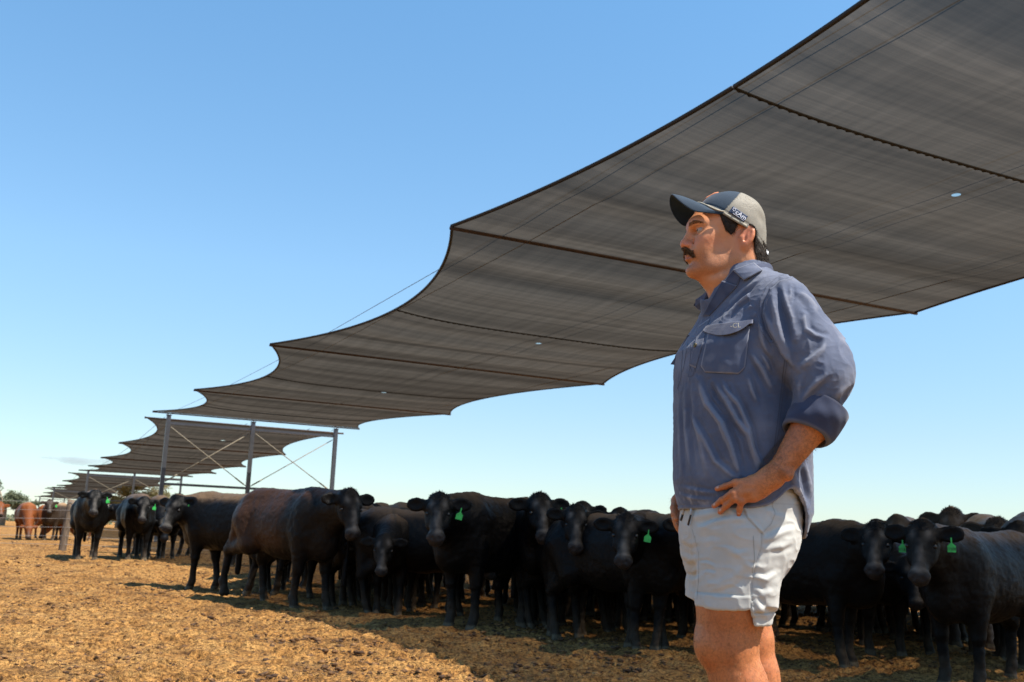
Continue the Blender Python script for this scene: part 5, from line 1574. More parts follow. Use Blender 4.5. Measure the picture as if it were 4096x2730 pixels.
# ---- shorts
def build_shorts():
    h = 0.0032
    xs = np.arange(-0.20, 0.21, h); ys = np.arange(-0.235, 0.235, 0.0042); zs = np.arange(0.735, 1.142, h)
    F = Field(xs, ys, zs); X = xs[:, None, None]; Y = ys[None, :, None]; Z = zs[None, None, :]
    zz = np.array([0.74, 0.80, 0.86, 0.93, 1.0, 1.05, 1.10, 1.14]); 
    Ls = np.array([-.13, -.135, -.150, -.168, -.172, -.168, -.163, -.158]); Rs = np.array([.06, .06, .080, .122, .160, .170, .165, .160])
    z = np.clip(Z, 0.74, 1.14); l = np.interp(z, zz, Ls); r_ = np.interp(z, zz, Rs); w = 0.196 + 0 * z
    half = (r_ - l) / 2; sp, cp_ = math.sin(PHI), math.cos(PHI)
    t = np.sqrt(np.maximum(half ** 2 - (w * sp) ** 2, 0.05 ** 2)) / cp_
    px = X - (l + r_) / 2; a = px * FWD[0] + Y * FWD[1]; b = px * LFT[0] + Y * LFT[1]
    pel = (((np.abs(a / t) ** 2.3 + np.abs(b / w) ** 2.3) ** (1 / 2.3) - 1) * np.minimum(t, w)).astype(np.float32)
    pel = np.maximum(pel, (0.81 - Z - 0.0).astype(np.float32))
    F.F = pel
    # two legs
    F.cone((0.000, -0.088, 1.00), (-0.022, -0.088, 0.74), 0.116, 0.103, k=0.05)
    F.cone((-0.005, 0.088, 1.00), (-0.022, 0.088, 0.74), 0.118, 0.100, k=0.05)
    F.ell((0.062, -0.06, 0.975), (0.092, 0.100, 0.085), k=0.05); F.ell((0.055, 0.07, 0.975), (0.10, 0.095, 0.085), k=0.05)
    d = F.F
    hem = 0.797 - 0.045 * smooth01((X - 0.028) / 0.012) * (Y < 0.01) + 0.004 * np.sin(X * 30) + 0 * Z
    hem = np.where(Y < 0.0, hem, 0.775 + 0 * hem)
    out = np.maximum(d, (hem - Z).astype(np.float32)); out = np.maximum(out, (Z - 1.129).astype(np.float32))
    F.F = np.where(Z < hem + 0.05, np.maximum(out, -(d + 0.006)), out).astype(np.float32)
    V, Q = F.mesh(); V = relax(V, Q, 2, 0.5); Nn = vnormals(V, Q)
    near = smooth01((-Nn[:, 1] + 0.15) / 0.4)
    D = np.zeros(len(V))
    FF = [([c4(240, 600), c4(300, 640), c4(370, 630)], 0.008, 0.0045, 1), ([c4(260, 690), c4(320, 730), c4(380, 700)], 0.008, 0.0045, 1),
          ([c4(290, 780), c4(330, 800), c4(400, 770)], 0.008, 0.0042, 1), ([c4(240, 480), c4(310, 520), c4(370, 500)], 0.009, 0.0038, -1),
          ([c4(370, 670), c4(430, 665), c4(490, 690)], 0.005, 0.0030, 1), ([c4(380, 740), c4(450, 735), c4(500, 750)], 0.005, 0.0028, 1),
          ([c4(360, 420), c4(480, 360), c4(620, 330), c4(720, 350)], 0.009, 0.0050, 1), ([c4(380, 520), c4(460, 500), c4(540, 510)], 0.010, 0.0024, 1),
          ([c4(380, 840), c4(520, 830), c4(640, 780), c4(700, 690)], 0.011, 0.0045, -1), ([c4(420, 880), c4(560, 850), c4(680, 800)], 0.007, 0.0034, 1),
          ([c4(560, 560), c4(660, 600), c4(760, 580)], 0.009, 0.0030, 1), ([c4(700, 650), c4(760, 700), c4(850, 690)], 0.008, 0.0026, 1),
          ([c4(850, 500), c4(960, 450), c4(1100, 400)], 0.010, 0.0050, 1), ([c4(860, 560), c4(1000, 540), c4(1080, 500)], 0.009, 0.0036, -1),
          ([c4(800, 770), c4(880, 790), c4(960, 740)], 0.008, 0.0050, 1), ([c4(790, 860), c4(850, 900), c4(940, 880)], 0.009, 0.0034, 1),
          ([c4(790, 940), c4(830, 1010), c4(880, 1060)], 0.010, 0.0050, 1), ([c4(850, 240), c4(930, 300), c4(1020, 330)], 0.010, 0.0040, 1),
          ([c4(560, 250), c4(640, 300), c4(720, 330)], 0.009, 0.0045, 1), ([c4(300, 330), c4(420, 300), c4(520, 280)], 0.010, 0.0038, -1)]
    for pts, w_, hh, as_ in FF: D += fold(V, pts, w_, hh, as_) * near
    seam = [c4(845, 440), c4(838, 560), c4(800, 680), c4(775, 800), c4(765, 900), c4(765, 1000)]
    ds, ss, _ = seg2(V, seam); D -= 0.0025 * np.exp(-(ds / 0.003) ** 2) * near
    pkl = [c4(715, 270), c4(740, 330), c4(790, 380), c4(845, 440)]
    dp, sp_, _ = seg2(V, pkl); D += 0.0035 * np.exp(-((dp) / 0.008) ** 2) * near * (sp_ > 0) - 0.002 * np.exp(-(dp / 0.006) ** 2) * near * (sp_ < 0)
    cr = 1 - np.abs(vnoise(V * np.array([0.5, 1, 1.2]), 32, 5))
    D += (cr ** 3 - 0.35) * 0.0024 + vnoise(V, 70, 3) * 0.0004
    hemv = 0.797 - 0.045 * smooth01((V[:, 0] - 0.028) / 0.012); hb = V[:, 2] - hemv
    nearleg = V[:, 1] < -0.0
    band = (hb < 0.037) & nearleg
    D += np.where(band, 0.0035, 0) - 0.002 * np.exp(-((hb - 0.037) / 0.003) ** 2) * nearleg
    V2 = V + Nn * D[:, None]
    dark = 0.8 * np.exp(-(ds / 0.0014) ** 2) * near + 0.6 * np.exp(-((hb - 0.037) / 0.0016) ** 2) * nearleg + 0.5 * np.exp(-(dp / 0.0014) ** 2) * near
    # waistband seam
    dark = dark + 0.4 * np.exp(-((V[:, 2] - 1.085) / 0.0012) ** 2)
    return np_mesh('shorts', ZL(V2), Q, attrs={'worn': np.zeros(len(V)), 'dark': np.clip(dark * 0.55, 0, 1)}), V2, Q
so_me, OV, OQ = build_shorts()
shorts = mesh_obj('shorts', so_me, M_shorts, man)
so_bvh = BVHTree.FromPolygons([tuple(v) for v in OV], [tuple(q) for q in OQ])
stitch([c4(925, 140), c4(925, 240), c4(945, 290), c4(915, 370), c4(850, 440)], shorts, M_thread2, bvh=so_bvh)
stitch([c4(320, 410), c4(345, 500), c4(370, 600), c4(368, 800), c4(355, 960)], shorts, M_thread2, bvh=so_bvh)
stitch([c4(780, 460), c4(790, 640), c4(770, 760)], shorts, M_thread2, bvh=so_bvh, r=0.0006)
M_cord = simple('grey_cord', (0.42, 0.42, 0.42), 0.9, 0, 0.2, 100)
M_tip = simple('black_cord_tip', (0.02, 0.02, 0.022), 0.35, 0, 0.1, 50)
for a_, b_, c_ in ((c4(325, 240), c4(320, 310), c4(298, 382)), (c4(258, 262), c4(250, 300), c4(234, 345))):
    pts = []
    for (x_, z_) in (a_, b_, c_):
        q = drape_pt(x_, z_, 0, so_bvh); yy = q.y if q is not None else -0.03
        pts.append(Vector((x_, yy - 0.008, z_ - GZ)))
    mb = MB(); mb.tube([pts[0], pts[0].lerp(pts[1], 0.5), pts[1]], 0.0036, 8); o = mb.build('drawstring', M_cord, shorts, True)
    mb = MB(); mb.tube([pts[1], pts[2]], 0.0032, 8); mb.build('cord_tip', M_tip, o, True)
# boots, below the picture
M_boot = simple('tan_leather', (0.20, 0.11, 0.05), 0.6, 0, 0.3, 20)
for (bx, by) in ((0.0, -0.07), (0.10, 0.085)):
    F = Field(np.arange(-0.24, 0.24, 0.006) + bx, np.arange(-0.16, 0.16, 0.006) + by, np.arange(GZ - 0.01, GZ + 0.24, 0.006))
    F.cone((bx + 0.01, by, GZ + 0.07), (bx + 0.01, by, GZ + 0.20), 0.052, 0.056, k=0.0)
    F.cone((bx + 0.02, by, GZ + 0.055), (bx - 0.14, by - 0.05, GZ + 0.045), 0.045, 0.042, k=0.04)
    X = F.zs[None, None, :]; F.F = np.maximum(F.F, GZ + 0.002 - X).astype(np.float32)
    V, Q = F.mesh(); mesh_obj('boot', np_mesh('boot', ZL(V), Q), M_boot, man)

# ---- cap
M_navy = cloth_mat('navy_cap_cloth', (0.010, 0.023, 0.042), (0.018, 0.038, 0.064), weave=700)
M_mesh = None
def mesh_fabric():
    m, nt, bs, out = mat('cap_mesh'); L = nt.links
    co = objco(nt)
    mp = nt.nodes.new('ShaderNodeMapping'); L.new(co, mp.inputs[0]); mp.inputs['Scale'].default_value = (1, 1, 1); mp.inputs['Rotation'].default_value = (0, 0.6, 0)
    sp = nt.nodes.new('ShaderNodeSeparateXYZ'); L.new(mp.outputs[0], sp.inputs[0])
    def wave(src):
        a = nt.nodes.new('ShaderNodeMath'); a.operation = 'MULTIPLY'; L.new(src, a.inputs[0]); a.inputs[1].default_value = 2 * PI / 0.0034
        b = nt.nodes.new('ShaderNodeMath'); b.operation = 'SINE'; L.new(a.outputs[0], b.inputs[0]); return b.outputs[0]
    mu = nt.nodes.new('ShaderNodeMath'); mu.operation = 'MULTIPLY'; L.new(wave(sp.outputs[0]), mu.inputs[0]); L.new(wave(sp.outputs[2]), mu.inputs[1])
    gt = nt.nodes.new('ShaderNodeMath'); gt.operation = 'GREATER_THAN'; L.new(mu.outputs[0], gt.inputs[0]); gt.inputs[1].default_value = 0.25
    n = noise_n(nt, 30, 3, co)
    c = ramp(nt, n.outputs[0], [(0.3, (0.20, 0.18, 0.14)), (0.7, (0.29, 0.26, 0.205))]).outputs[0]
    c = mixc(nt, gt.outputs[0], c, (0.10, 0.09, 0.08))
    L.new(c, bs.inputs['Base Color']); bs.inputs['Roughness'].default_value = 0.7
    return m
M_mesh = mesh_fabric()
M_piping = simple('cream_cord', (0.42, 0.38, 0.29), 0.8, 0, 0.15, 200)
def cap_d(P):
    """crown surface in head space as a field value"""
    h = toH(P); c = np.array([0.012, 0, 1.962]); r = np.array([0.112, 0.0905, 0.104])
    q = (h - c); q[:, 2] = np.maximum(q[:, 2], 0); q = q / r
    k0 = np.sqrt((np.abs(q) ** 2.15).sum(1)) ; return (k0 - 1) * 0.09
def capbase(hx_, hy_): return 1.934 + 0.68 * (hx_ - 0.015) + 0.010 * np.exp(-((hx_ + 0.02) / 0.03) ** 2)
def build_crown():
    h_ = 0.0026
    xs = np.arange(-0.15, 0.13, h_); ys = np.arange(-0.125, 0.115, h_); zs = np.arange(1.83, 2.085, h_)
    X, Y, Z = np.meshgrid(xs, ys, zs, indexing='ij'); P = np.stack([X.ravel(), Y.ravel(), Z.ravel()], 1)
    d = cap_d(P); h = toH(P)
    base = capbase(h[:, 0], h[:, 1]) - h[:, 2]
    o = np.maximum(d, base * 0.8); o = np.maximum(o, -(d + 0.004))
    V, Q = nets(o.reshape(X.shape).astype(np.float32), xs, ys, zs); V = relax(V, Q, 2, 0.4); Nn = vnormals(V, Q)
    hv = toH(V)
    bx = 0.040 + (hv[:, 2] - 2.0) * -0.85        # boundary between cloth front and mesh back
    front = hv[:, 0] > bx
    dent = -0.006 * np.exp(-(((hv[:, 0] + 0.035) / 0.018) ** 2 + ((hv[:, 2] - 2.030) / 0.012) ** 2)) - 0.005 * np.exp(-(((hv[:, 0] + 0.075) / 0.02) ** 2 + ((hv[:, 2] - 1.965) / 0.02) ** 2)) + 0.0022 * vnoise(V, 26, 3)
    seamd = np.abs(hv[:, 0] - bx)
    band = hv[:, 2] - capbase(hv[:, 0], hv[:, 1])
    D = dent * (~front) - 0.0018 * np.exp(-(seamd / 0.0025) ** 2) - 0.0012 * np.exp(-((band - 0.016) / 0.002) ** 2) + 0.001 * vnoise(V, 30, 5) * front
    rad = hv - np.array([0.012, 0, 1.962]); rad[:, 2] = np.maximum(rad[:, 2], 0); rad /= np.linalg.norm(rad, axis=1, keepdims=True) + 1e-9
    V2 = V + (rad[:, :1] * hx + rad[:, 1:2] * hy + rad[:, 2:] * hz) * D[:, None]
    ctr = hv[Q].mean(1); fq = ctr[:, 0] > (0.040 - 0.85 * (ctr[:, 2] - 2.0))
    return V2, Q, fq, hv
CV, CQ, CF, CHV = build_crown()
def sub_mesh(V, Q, mask, name, attrs):
    q = Q[mask]; u, inv = np.unique(q.ravel(), return_inverse=True)
    return np_mesh(name, ZL(V[u]), inv.reshape(q.shape), attrs={k: a[u] for k, a in attrs.items()})
zer = np.zeros(len(CV))
cap = mesh_obj('cap', sub_mesh(CV, CQ, CF, 'cap', {'worn': zer, 'dark': zer}), M_navy, man)
mesh_obj('mesh_back', sub_mesh(CV, CQ, ~CF, 'mesh_back', {'worn': zer}), M_mesh, cap)
cap_bvh = BVHTree.FromPolygons([tuple(v) for v in CV], [tuple(q) for q in CQ])

def build_brim():
    ns, ntt = 40, 14
    top = []
    for j in range(ntt + 1):
        t = j / ntt
        for i in range(ns + 1):
            s = -1 + 2 * i / ns
            xb = 0.058 + 0.064 * (1 - s * s) ** 0.5 if abs(s) < 1 else 0.058
            zb = 2.016 - 0.050 * s * s
            yb = 0.086 * s
            xf = 0.058 + 0.146 * (1 - abs(s) ** 3.0) ** 0.50
            zf = 2.046 - 0.100 * abs(s) ** 1.8 + 0.018 * max(0, (abs(s) - 0.85) / 0.15)
            yf = 0.082 * s
            x = xb + (xf - xb) * t; y = yb + (yf - yb) * t; z = zb + (zf - zb) * t + 0.006 * math.sin(PI * t)
            top.append(H(x, y, z))
    V = np.array(top); n1 = ns + 1
    Q = np.array([(j * n1 + i, j * n1 + i + 1, (j + 1) * n1 + i + 1, (j + 1) * n1 + i) for j in range(ntt) for i in range(ns)])
    t_ = np.repeat(np.arange(ntt + 1) / ntt, n1)
    me = np_mesh('brim', ZL(V), Q, attrs={'worn': 0.0 * t_, 'dark': 0.4 * np.exp(-((t_ - 0.93) / 0.02) ** 2)})
    o = mesh_obj('brim', me, M_navy, cap)
    m_ = o.modifiers.new('t', 'SOLIDIFY'); m_.thickness = 0.0042; m_.offset = 0
    b_ = o.modifiers.new('b', 'SUBSURF'); b_.levels = b_.render_levels = 1
    # cream cord where brim and crown meet
    pts = []
    for i in range(ns + 1):
        s = -1 + 2 * i / ns
        xb = 0.058 + 0.067 * max(0, 1 - s * s) ** 0.5; zb = 2.022 - 0.050 * s * s
        p = H(xb, 0.0885 * s, zb); pts.append(Vector((p[0], p[1], p[2] - GZ)))
    mb = MB(); mb.tube(pts, 0.0021, 6); mb.build('brim_cord', M_piping, cap, True)
build_brim()
# lower band of the mesh and the strap
pts = []
for i in range(41):
    a = math.radians(38 + 284 * i / 40)
    hx_ = 0.012 + 0.113 * math.cos(a); hy_ = 0.0905 * math.sin(a)
    p = H(hx_, hy_, capbase(hx_, hy_) + 0.003); pts.append(Vector((p[0], p[1], p[2] - GZ)))
V = []
for p in pts:
    V += [(p.x, p.y, p.z - 0.003), (p.x, p.y, p.z + 0.007)]
c0 = H(0.012, 0, 1.95) - np.array([0, 0, GZ])
V = np.array(V); dv = V - c0; dv[:, 2] = 0; dv /= np.linalg.norm(dv, axis=1, keepdims=True)
V = V - dv * 0.002; V2 = V + dv * 0.0026
A = np.concatenate([V, V2]); k = len(V); Q = []
for i in range(40):
    a, b, c, d = 2 * i, 2 * i + 1, 2 * i + 3, 2 * i + 2
    Q += [(a, b, c, d), (a + k, d + k, c + k, b + k), (b, b + k, c + k, c), (a, d, d + k, a + k)]
M_band = simple('beige_band', (0.26, 0.235, 0.185), 0.8, 0, 0.15, 150)
mesh_obj('sweat_band', np_mesh('sweat_band', A, np.array(Q)), M_band, cap)
# strap buckle label
mb = MB(); p = H(-0.090, 0.042, 1.868); mb.box((p[0], p[1], p[2] - GZ), (0.003, 0.018, 0.011), Matrix.Rotation(-0.65, 3, 'Z') @ Matrix.Rotation(-0.35, 3, 'X'))
mb.build('strap_label', simple('white_label', (0.75, 0.75, 0.76), 0.7, 0, 0.02, 30), cap)
# side label with the maker's writing
M_lab = simple('navy_label', (0.012, 0.028, 0.075), 0.6, 0, 0.1, 60)
M_wtxt = simple('white_print', (0.80, 0.82, 0.90), 0.6, 0, 0.02, 60)
lp = [pxm(2933, 826), pxm(2992, 867), pxm(2975, 890), pxm(2915, 849)]
lab = patch('cap_label', lp, M_lab, man, off=0.0018, th=0.001, n=12, bvh=cap_bvh)
lc = np.mean(np.array(lp), axis=0); la = math.atan2(lp[1][1] - lp[0][1], lp[1][0] - lp[0][0])
def on_cap(body, size, du, dv, name, m=M_wtxt, parent=None, off=0.0028):
    me = text_mesh(body, size, name)
    q = drape_pt(lc[0], lc[1], 0, cap_bvh); h1 = drape_pt(lp[0][0], lp[0][1], 0, cap_bvh); h2 = drape_pt(lp[1][0], lp[1][1], 0, cap_bvh); h3 = drape_pt(lp[3][0], lp[3][1], 0, cap_bvh)
    ux = (h2 - h1).normalized(); uy = (h1 - h3); uy = (uy - ux * uy.dot(ux)).normalized(); nz = ux.cross(uy)
    M = Matrix(((ux.x, uy.x, nz.x, 0), (ux.y, uy.y, nz.y, 0), (ux.z, uy.z, nz.z, 0), (0, 0, 0, 1)))
    me.transform(Matrix.Translation((du, dv, 0))); me.transform(M)
    me.transform(Matrix.Translation(Vector((q.x, q.y, q.z - GZ)) + nz * off))
    return mesh_obj(name, me, m, parent)
on_cap('cAm', 0.0200, 0.008, 0.001, 'lettering', parent=lab)
on_cap('AGRICULTURAL GROUP', 0.0036, 0.004, -0.0085, 'small_lettering', parent=lab)
# ring emblem with two horns
mb = MB(); R_ = 0.0042
arc = [Vector((-0.0185 + R_ * math.cos(a), 0.003 + R_ * math.sin(a), 0)) for a in np.linspace(0.4 * PI, 2.6 * PI, 20)][:-2]
mb.tube(arc, 0.0006, 5)
mb.tube([arc[0], arc[0] + Vector((0.001, 0.003, 0))], 0.0006, 5); mb.tube([Vector((-0.0225, 0.006, 0)), Vector((-0.0245, 0.0085, 0))], 0.0006, 5)
mb.tube([Vector((-0.0185, -0.001, 0)), Vector((-0.0185, -0.004, 0))], 0.0006, 5)
me = mb.mesh('emblem', True)
q = drape_pt(lc[0], lc[1], 0, cap_bvh); h1 = drape_pt(*lp[0], 0, cap_bvh); h2 = drape_pt(*lp[1], 0, cap_bvh); h3 = drape_pt(*lp[3], 0, cap_bvh)
ux = (h2 - h1).normalized(); uy = (h1 - h3); uy = (uy - ux * uy.dot(ux)).normalized(); nz = ux.cross(uy)
me.transform(Matrix(((ux.x, uy.x, nz.x, 0), (ux.y, uy.y, nz.y, 0), (ux.z, uy.z, nz.z, 0), (0, 0, 0, 1))))
me.transform(Matrix.Translation(Vector((q.x, q.y, q.z - GZ)) + nz * 0.003))
mesh_obj('emblem', me, M_wtxt, lab)
# orange stitched motif at the crown front
M_or = simple('orange_thread', (0.45, 0.16, 0.08), 0.8, 0, 0.1, 200)
mb = MB()
for yy, l0 in ((-0.002, 0.0), (0.008, 0.006)):
    P = []
    for k in range(6):
        hx_ = 0.100 - 0.012 * k + l0 * 0; hh = H(hx_, yy, 2.12)
        hit, nr, _, _ = cap_bvh.ray_cast(Vector(hh), Vector((0, 0, -1)))
        if hit is not None: P.append(hit + Vector((0, 0, 0.0015 - GZ)))
    if len(P) > 1: mb.tube(P[:5], [0.0016, 0.003, 0.0022, 0.004, 0.0025][:len(P[:5])], 6)
mb.build('crown_motif', M_or, cap, True)

# ------------------------------------------------------------------ more of the herd, behind the first row
fill = []
def add_fill(*a, **k): fill.append((a, k))
PB = [build_cow(seed=101, yaw=0, head_z=1.30, pitch=60, vox=0.022), build_cow(seed=102, yaw=25, head_z=1.18, pitch=62, vox=0.022), build_cow(seed=103, yaw=-30, head_z=1.36, pitch=55, vox=0.022), build_cow(seed=104, yaw=5, head_z=1.05, pitch=66, vox=0.022)]
# (column, distance, heading, scale, prototype, label)
for (u, dist, hd_, sc, pi, lab_) in [
    (610, 25.0, -40, 0.95, 1, 'far black steer in the gap right of the slim tagged one'),
    (690, 23.5, 30, 0.90, 3, 'black steer deep in the shade between two heads at the herd\'s left'),
    (900, 20.5, -75, 0.88, 3, 'black steer whose legs show under the big dung marked one'),
    (1020, 17.5, -30, 0.88, 3, 'black steer in the gap between the dung marked steer and the bull'),
    (1180, 16.0, -70, 0.90, 3, 'black steer wholly behind the brown bull\'s belly'),
    (1330, 14.6, 40, 0.88, 3, 'black steer behind the brown bull\'s shoulder'),
    (1560, 12.0, -10, 0.88, 3, 'black steer with low muzzle right of the bull\'s forelegs'),
    (1690, 12.6, 50, 0.92, 1, 'black steer at the tall broad headed steer\'s left flank'),
    (1900, 12.2, 85, 0.93, 3, 'black steer side on behind the tall broad headed one'),
    (2030, 11.6, -20, 0.92, 3, 'black steer filling the dark gap left of the tufted steer'),
    (2110, 13.2, -80, 0.95, 1, 'black steer side on behind the tufted steer'),
    (2230, 12.2, 30, 0.90, 3, 'black steer between the tufted steer and its lowered neighbour'),
    (2400, 11.3, -60, 0.92, 3, 'black steer behind the low headed steer next to the man'),
    (2600, 11.0, 75, 0.93, 1, 'black steer whose back runs up to the man\'s shirt'),
    (2700, 12.6, -20, 0.95, 3, 'black steer behind the scraped kneed one at the man\'s thigh'),
    (2900, 10.6, 80, 0.90, 3, 'black steer standing directly behind the man'),
    (3120, 11.4, 60, 0.90, 3, 'black steer right behind the man\'s back'),
    (3300, 11.8, -75, 0.90, 1, 'dark steer with brown back over the long body beside the man'),
    (3430, 12.8, 70, 0.93, 0, 'steer with a brown topline behind the steer tagged 27187'),
    (3560, 10.2, 20, 0.86, 3, 'black steer squeezed between the two number tagged steers'),
    (3700, 10.4, 40, 0.84, 3, 'black steer behind the shoulder of steer 27508'),
    (3900, 10.6, -70, 0.86, 3, 'black steer behind the back of steer 27508'),
    (4000, 13.0, 75, 1.00, 0, 'tan backed steer rising highest at the herd\'s right end'),
    (4090, 11.2, 30, 0.92, 3, 'black steer partly cut off by the picture\'s right side')]:
    cw = PB[pi]
    Tz = cw['P'][2] * sc
    # place by column: the pixel row follows from the height of the poll
    tx, _ = ray(u, 2150); y_ = dist / math.hypot(tx, 1); x_ = tx * y_
    P = cw['P'] * sc; hw = math.atan2(-y_, -x_) + math.radians(hd_); c, s_ = math.cos(hw), math.sin(hw)
    ox, oy = x_ - (P[0] * c - P[1] * s_) * 0.6, y_ - (P[0] * s_ + P[1] * c) * 0.6
    root = empty('black_steer', (ox, oy, float(ground_h(ox, oy))), hw, lab_, 'steer', CATTLE_GROUP)
    root.scale = (sc, sc, sc)
    mt = M_tan if ('tan backed' in lab_ or 'brown' in lab_ and 'bull' not in lab_) else M_black
    me = cw['me'] if mt is M_black else cw['me'].copy()
    if True:
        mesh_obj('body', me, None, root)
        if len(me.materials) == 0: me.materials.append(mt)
        for sg in (1, -1):
            p = cw['P'] + cw['f'] * 0.172 + cw['s'] * sg * 0.106 * cw['fw'] + cw['n'] * 0.008
            uvsphere('eye', (0.019,) * 3, M_eye, root, p)

rf = random.Random(4)
if True:
    for k in range(50):
        u = 1000 + 3150 * (k + rf.random() * 0.6) / 50
        if u < 1480: continue
        dist = (13.9 if u < 2200 else 12.6 if u < 3000 else 12.6) + (k % 3) * 1.5 + rf.random()
        cw = PB[3]; sc = 0.84 + 0.06 * rf.random()
        tx, _ = ray(u, 2150); y_ = dist / math.hypot(tx, 1); x_ = tx * y_
        hw = rf.random() * 6.28
        root = empty('black_steer', (x_, y_, float(ground_h(x_, y_))), hw, 'black steer deep in the herd, seen only as dark legs between the front ones', 'steer', 'black steers hidden deep in the herd')
        root.scale = (sc,) * 3
        mesh_obj('body', cw['me'], None, root)

# ---- cattle in the next pen, beyond the wire fence
FARG = 'cattle in the far pen beyond the wire fence'
if True:
    place_cow(2, 2012, 36.0, 25, 'red steer cut by the picture\'s left border, dark face, in the far pen', m=M_red, name='red_steer', group=FARG, vox=0.03, tagged=False, scale=0.98)
    place_cow(200, 2003, 37.0, -20, 'dark steer with dusty face and green tag beyond the wires', m=M_tan, name='black_steer', group=FARG, vox=0.03, scale=0.95)
def grazer(u, v, dist, heading, label, scale=1.0, m=M_red, vox=0.03, yaw=0):
    """head-down steer: (u, v) is the pixel of its feet"""
    T = at(u, v, dist)
    cow = build_cow(seed=int(u), yaw=yaw, head_z=0.56, pitch=70, vox=vox, reach=0.62, bleach=1.3)
    hw = math.atan2(-T.y, -T.x) + math.radians(heading)
    root = empty('red_steer' if m is M_red else 'black_steer', (T.x, T.y, float(ground_h(T.x, T.y))), hw, label, 'steer', FARG)
    root.scale = (scale,) * 3
    mesh_obj('body', cow['me'], m, root)
grazer(92, 2162, 38.0, 6, 'orange red steer head on with its muzzle down at the ground', 0.92)
grazer(205, 2160, 40.0, 40, 'red steer grazing behind the dark dusty faced one', 0.9)
grazer(285, 2160, 39.0, -50, 'red steer grazing just right of the wooden fence post', 0.9)

# ------------------------------------------------------------------ wire fence with a leaning wooden post
def wood_mat():
    m, nt, bs, out = mat('weathered_wood'); co = objco(nt, (1, 1, 0.12))
    n = noise_n(nt, 45, 5, co, 0.7)
    r = ramp(nt, n.outputs[0], [(0.3, (0.07, 0.048, 0.032)), (0.7, (0.20, 0.145, 0.10))]); nt.links.new(r.outputs[0], bs.inputs['Base Color'])
    bs.inputs['Roughness'].default_value = 0.9; bump(nt, bs, n.outputs[0], 0.6, 0.02); return m
M_wood = wood_mat()
FP = at(248, 2172, 27.0); FP.z = float(ground_h(FP.x, FP.y))
M_wire = simple('fence_wire', (0.30, 0.28, 0.26), 0.5, 0.5, 0.1, 30)
fence = empty('wire_fence', FP, 0, 'leaning round wooden post with six sagging wires running left', 'fence')
top = Vector((0.10, 0.0, 1.24))
def post_mesh(base, top, r=0.10, seed=0):
    mb = MB(); pts = []; rr = []
    for k in range(9):
        t = k / 8; pts.append(Vector(base).lerp(Vector(top), t)); rr.append(r * (1.06 - 0.12 * t + 0.03 * math.sin(5 * t + seed)))
    mb.tube(pts, rr, 14); return mb
post_mesh((0, 0, -0.4), top, 0.088).build('post', M_wood, fence, True)
L1 = Vector((-7.5, -1.2, 0)); 
post_mesh(L1 + Vector((0, 0, -0.4)), L1 + Vector((0, 0, 1.2)), 0.085, 2).build('post', M_wood, fence, True)
R1 = Vector((9.5, 2.6, 0))
post_mesh(R1 + Vector((0, 0, -0.4)), R1 + Vector((0, 0, 1.2)), 0.085, 4).build('post', M_wood, fence, True)
for k, z in enumerate((1.17, 0.97, 0.77, 0.57, 0.37, 0.17)):
    for E_ in (L1, R1):
        mb = MB(); P0 = Vector((0.08 * z, -0.09, z)); P1 = E_ + Vector((0, -0.09, z))
        mb.tube([P0.lerp(P1, t) + Vector((0, 0, -0.05 * 4 * t * (1 - t) + 0.008 * math.sin(9 * t + k))) for t in [i / 10 for i in range(11)]], 0.0045, 4, False)
        mb.build('wire', M_wire, fence, True)
# top pipe of the fence far beyond the herd
M_gpipe = simple('green_pipe', (0.10, 0.16, 0.11), 0.6, 0.2, 0.2, 10)
pa, pb = at(3160, 2094, 33.0), at(3720, 2121, 30.0)
rail = empty('pipe_fence', (pa.x, pa.y, float(ground_h(pa.x, pa.y))), 0, 'thin dark pipe rail of a far fence, seen over the backs right of the man', 'fence')
d_ = pb - pa; d_.z = 0
zr = (pa.z + pb.z) / 2 - float(ground_h(pa.x, pa.y))
for z in (zr, zr - 0.45, zr - 0.9):
    mb = MB(); mb.tube([Vector((0, 0, z)) - d_ * 0.6, Vector((0, 0, z)) + d_ * 2.2], 0.022, 6); mb.build('rail', M_gpipe, rail, True)
for k in (-0.5, 0.27, 1.0, 1.8):
    mb = MB(); p = d_ * k; mb.tube([Vector((p.x, p.y, -0.2)), Vector((p.x, p.y, zr + 0.07))], 0.035, 8); mb.build('post', M_gpipe, rail, True)

# ------------------------------------------------------------------ far trees
def leaf_mat(name, a, b):
    m, nt, bs, out = mat(name); n = noise_n(nt, 1.3, 3, objco(nt))
    r = ramp(nt, n.outputs[0], [(0.3, a), (0.7, b)]); nt.links.new(r.outputs[0], bs.inputs['Base Color']); bs.inputs['Roughness'].default_value = 0.7
    tr = nt.nodes.new('ShaderNodeBsdfTranslucent'); nt.links.new(r.outputs[0], tr.inputs[0])
    mx = nt.nodes.new('ShaderNodeMixShader'); mx.inputs[0].default_value = 0.3
    nt.links.new(bs.outputs[0], mx.inputs[1]); nt.links.new(tr.outputs[0], mx.inputs[2]); nt.links.new(mx.outputs[0], out.inputs[0]); return m
M_leafA = leaf_mat('grey_green_leaves', (0.085, 0.105, 0.055), (0.18, 0.20, 0.11))
M_leafB = leaf_mat('olive_leaves', (0.13, 0.12, 0.045), (0.26, 0.23, 0.10))
M_bark = simple('pale_bark', (0.28, 0.22, 0.16), 0.9, 0, 0.3, 3)
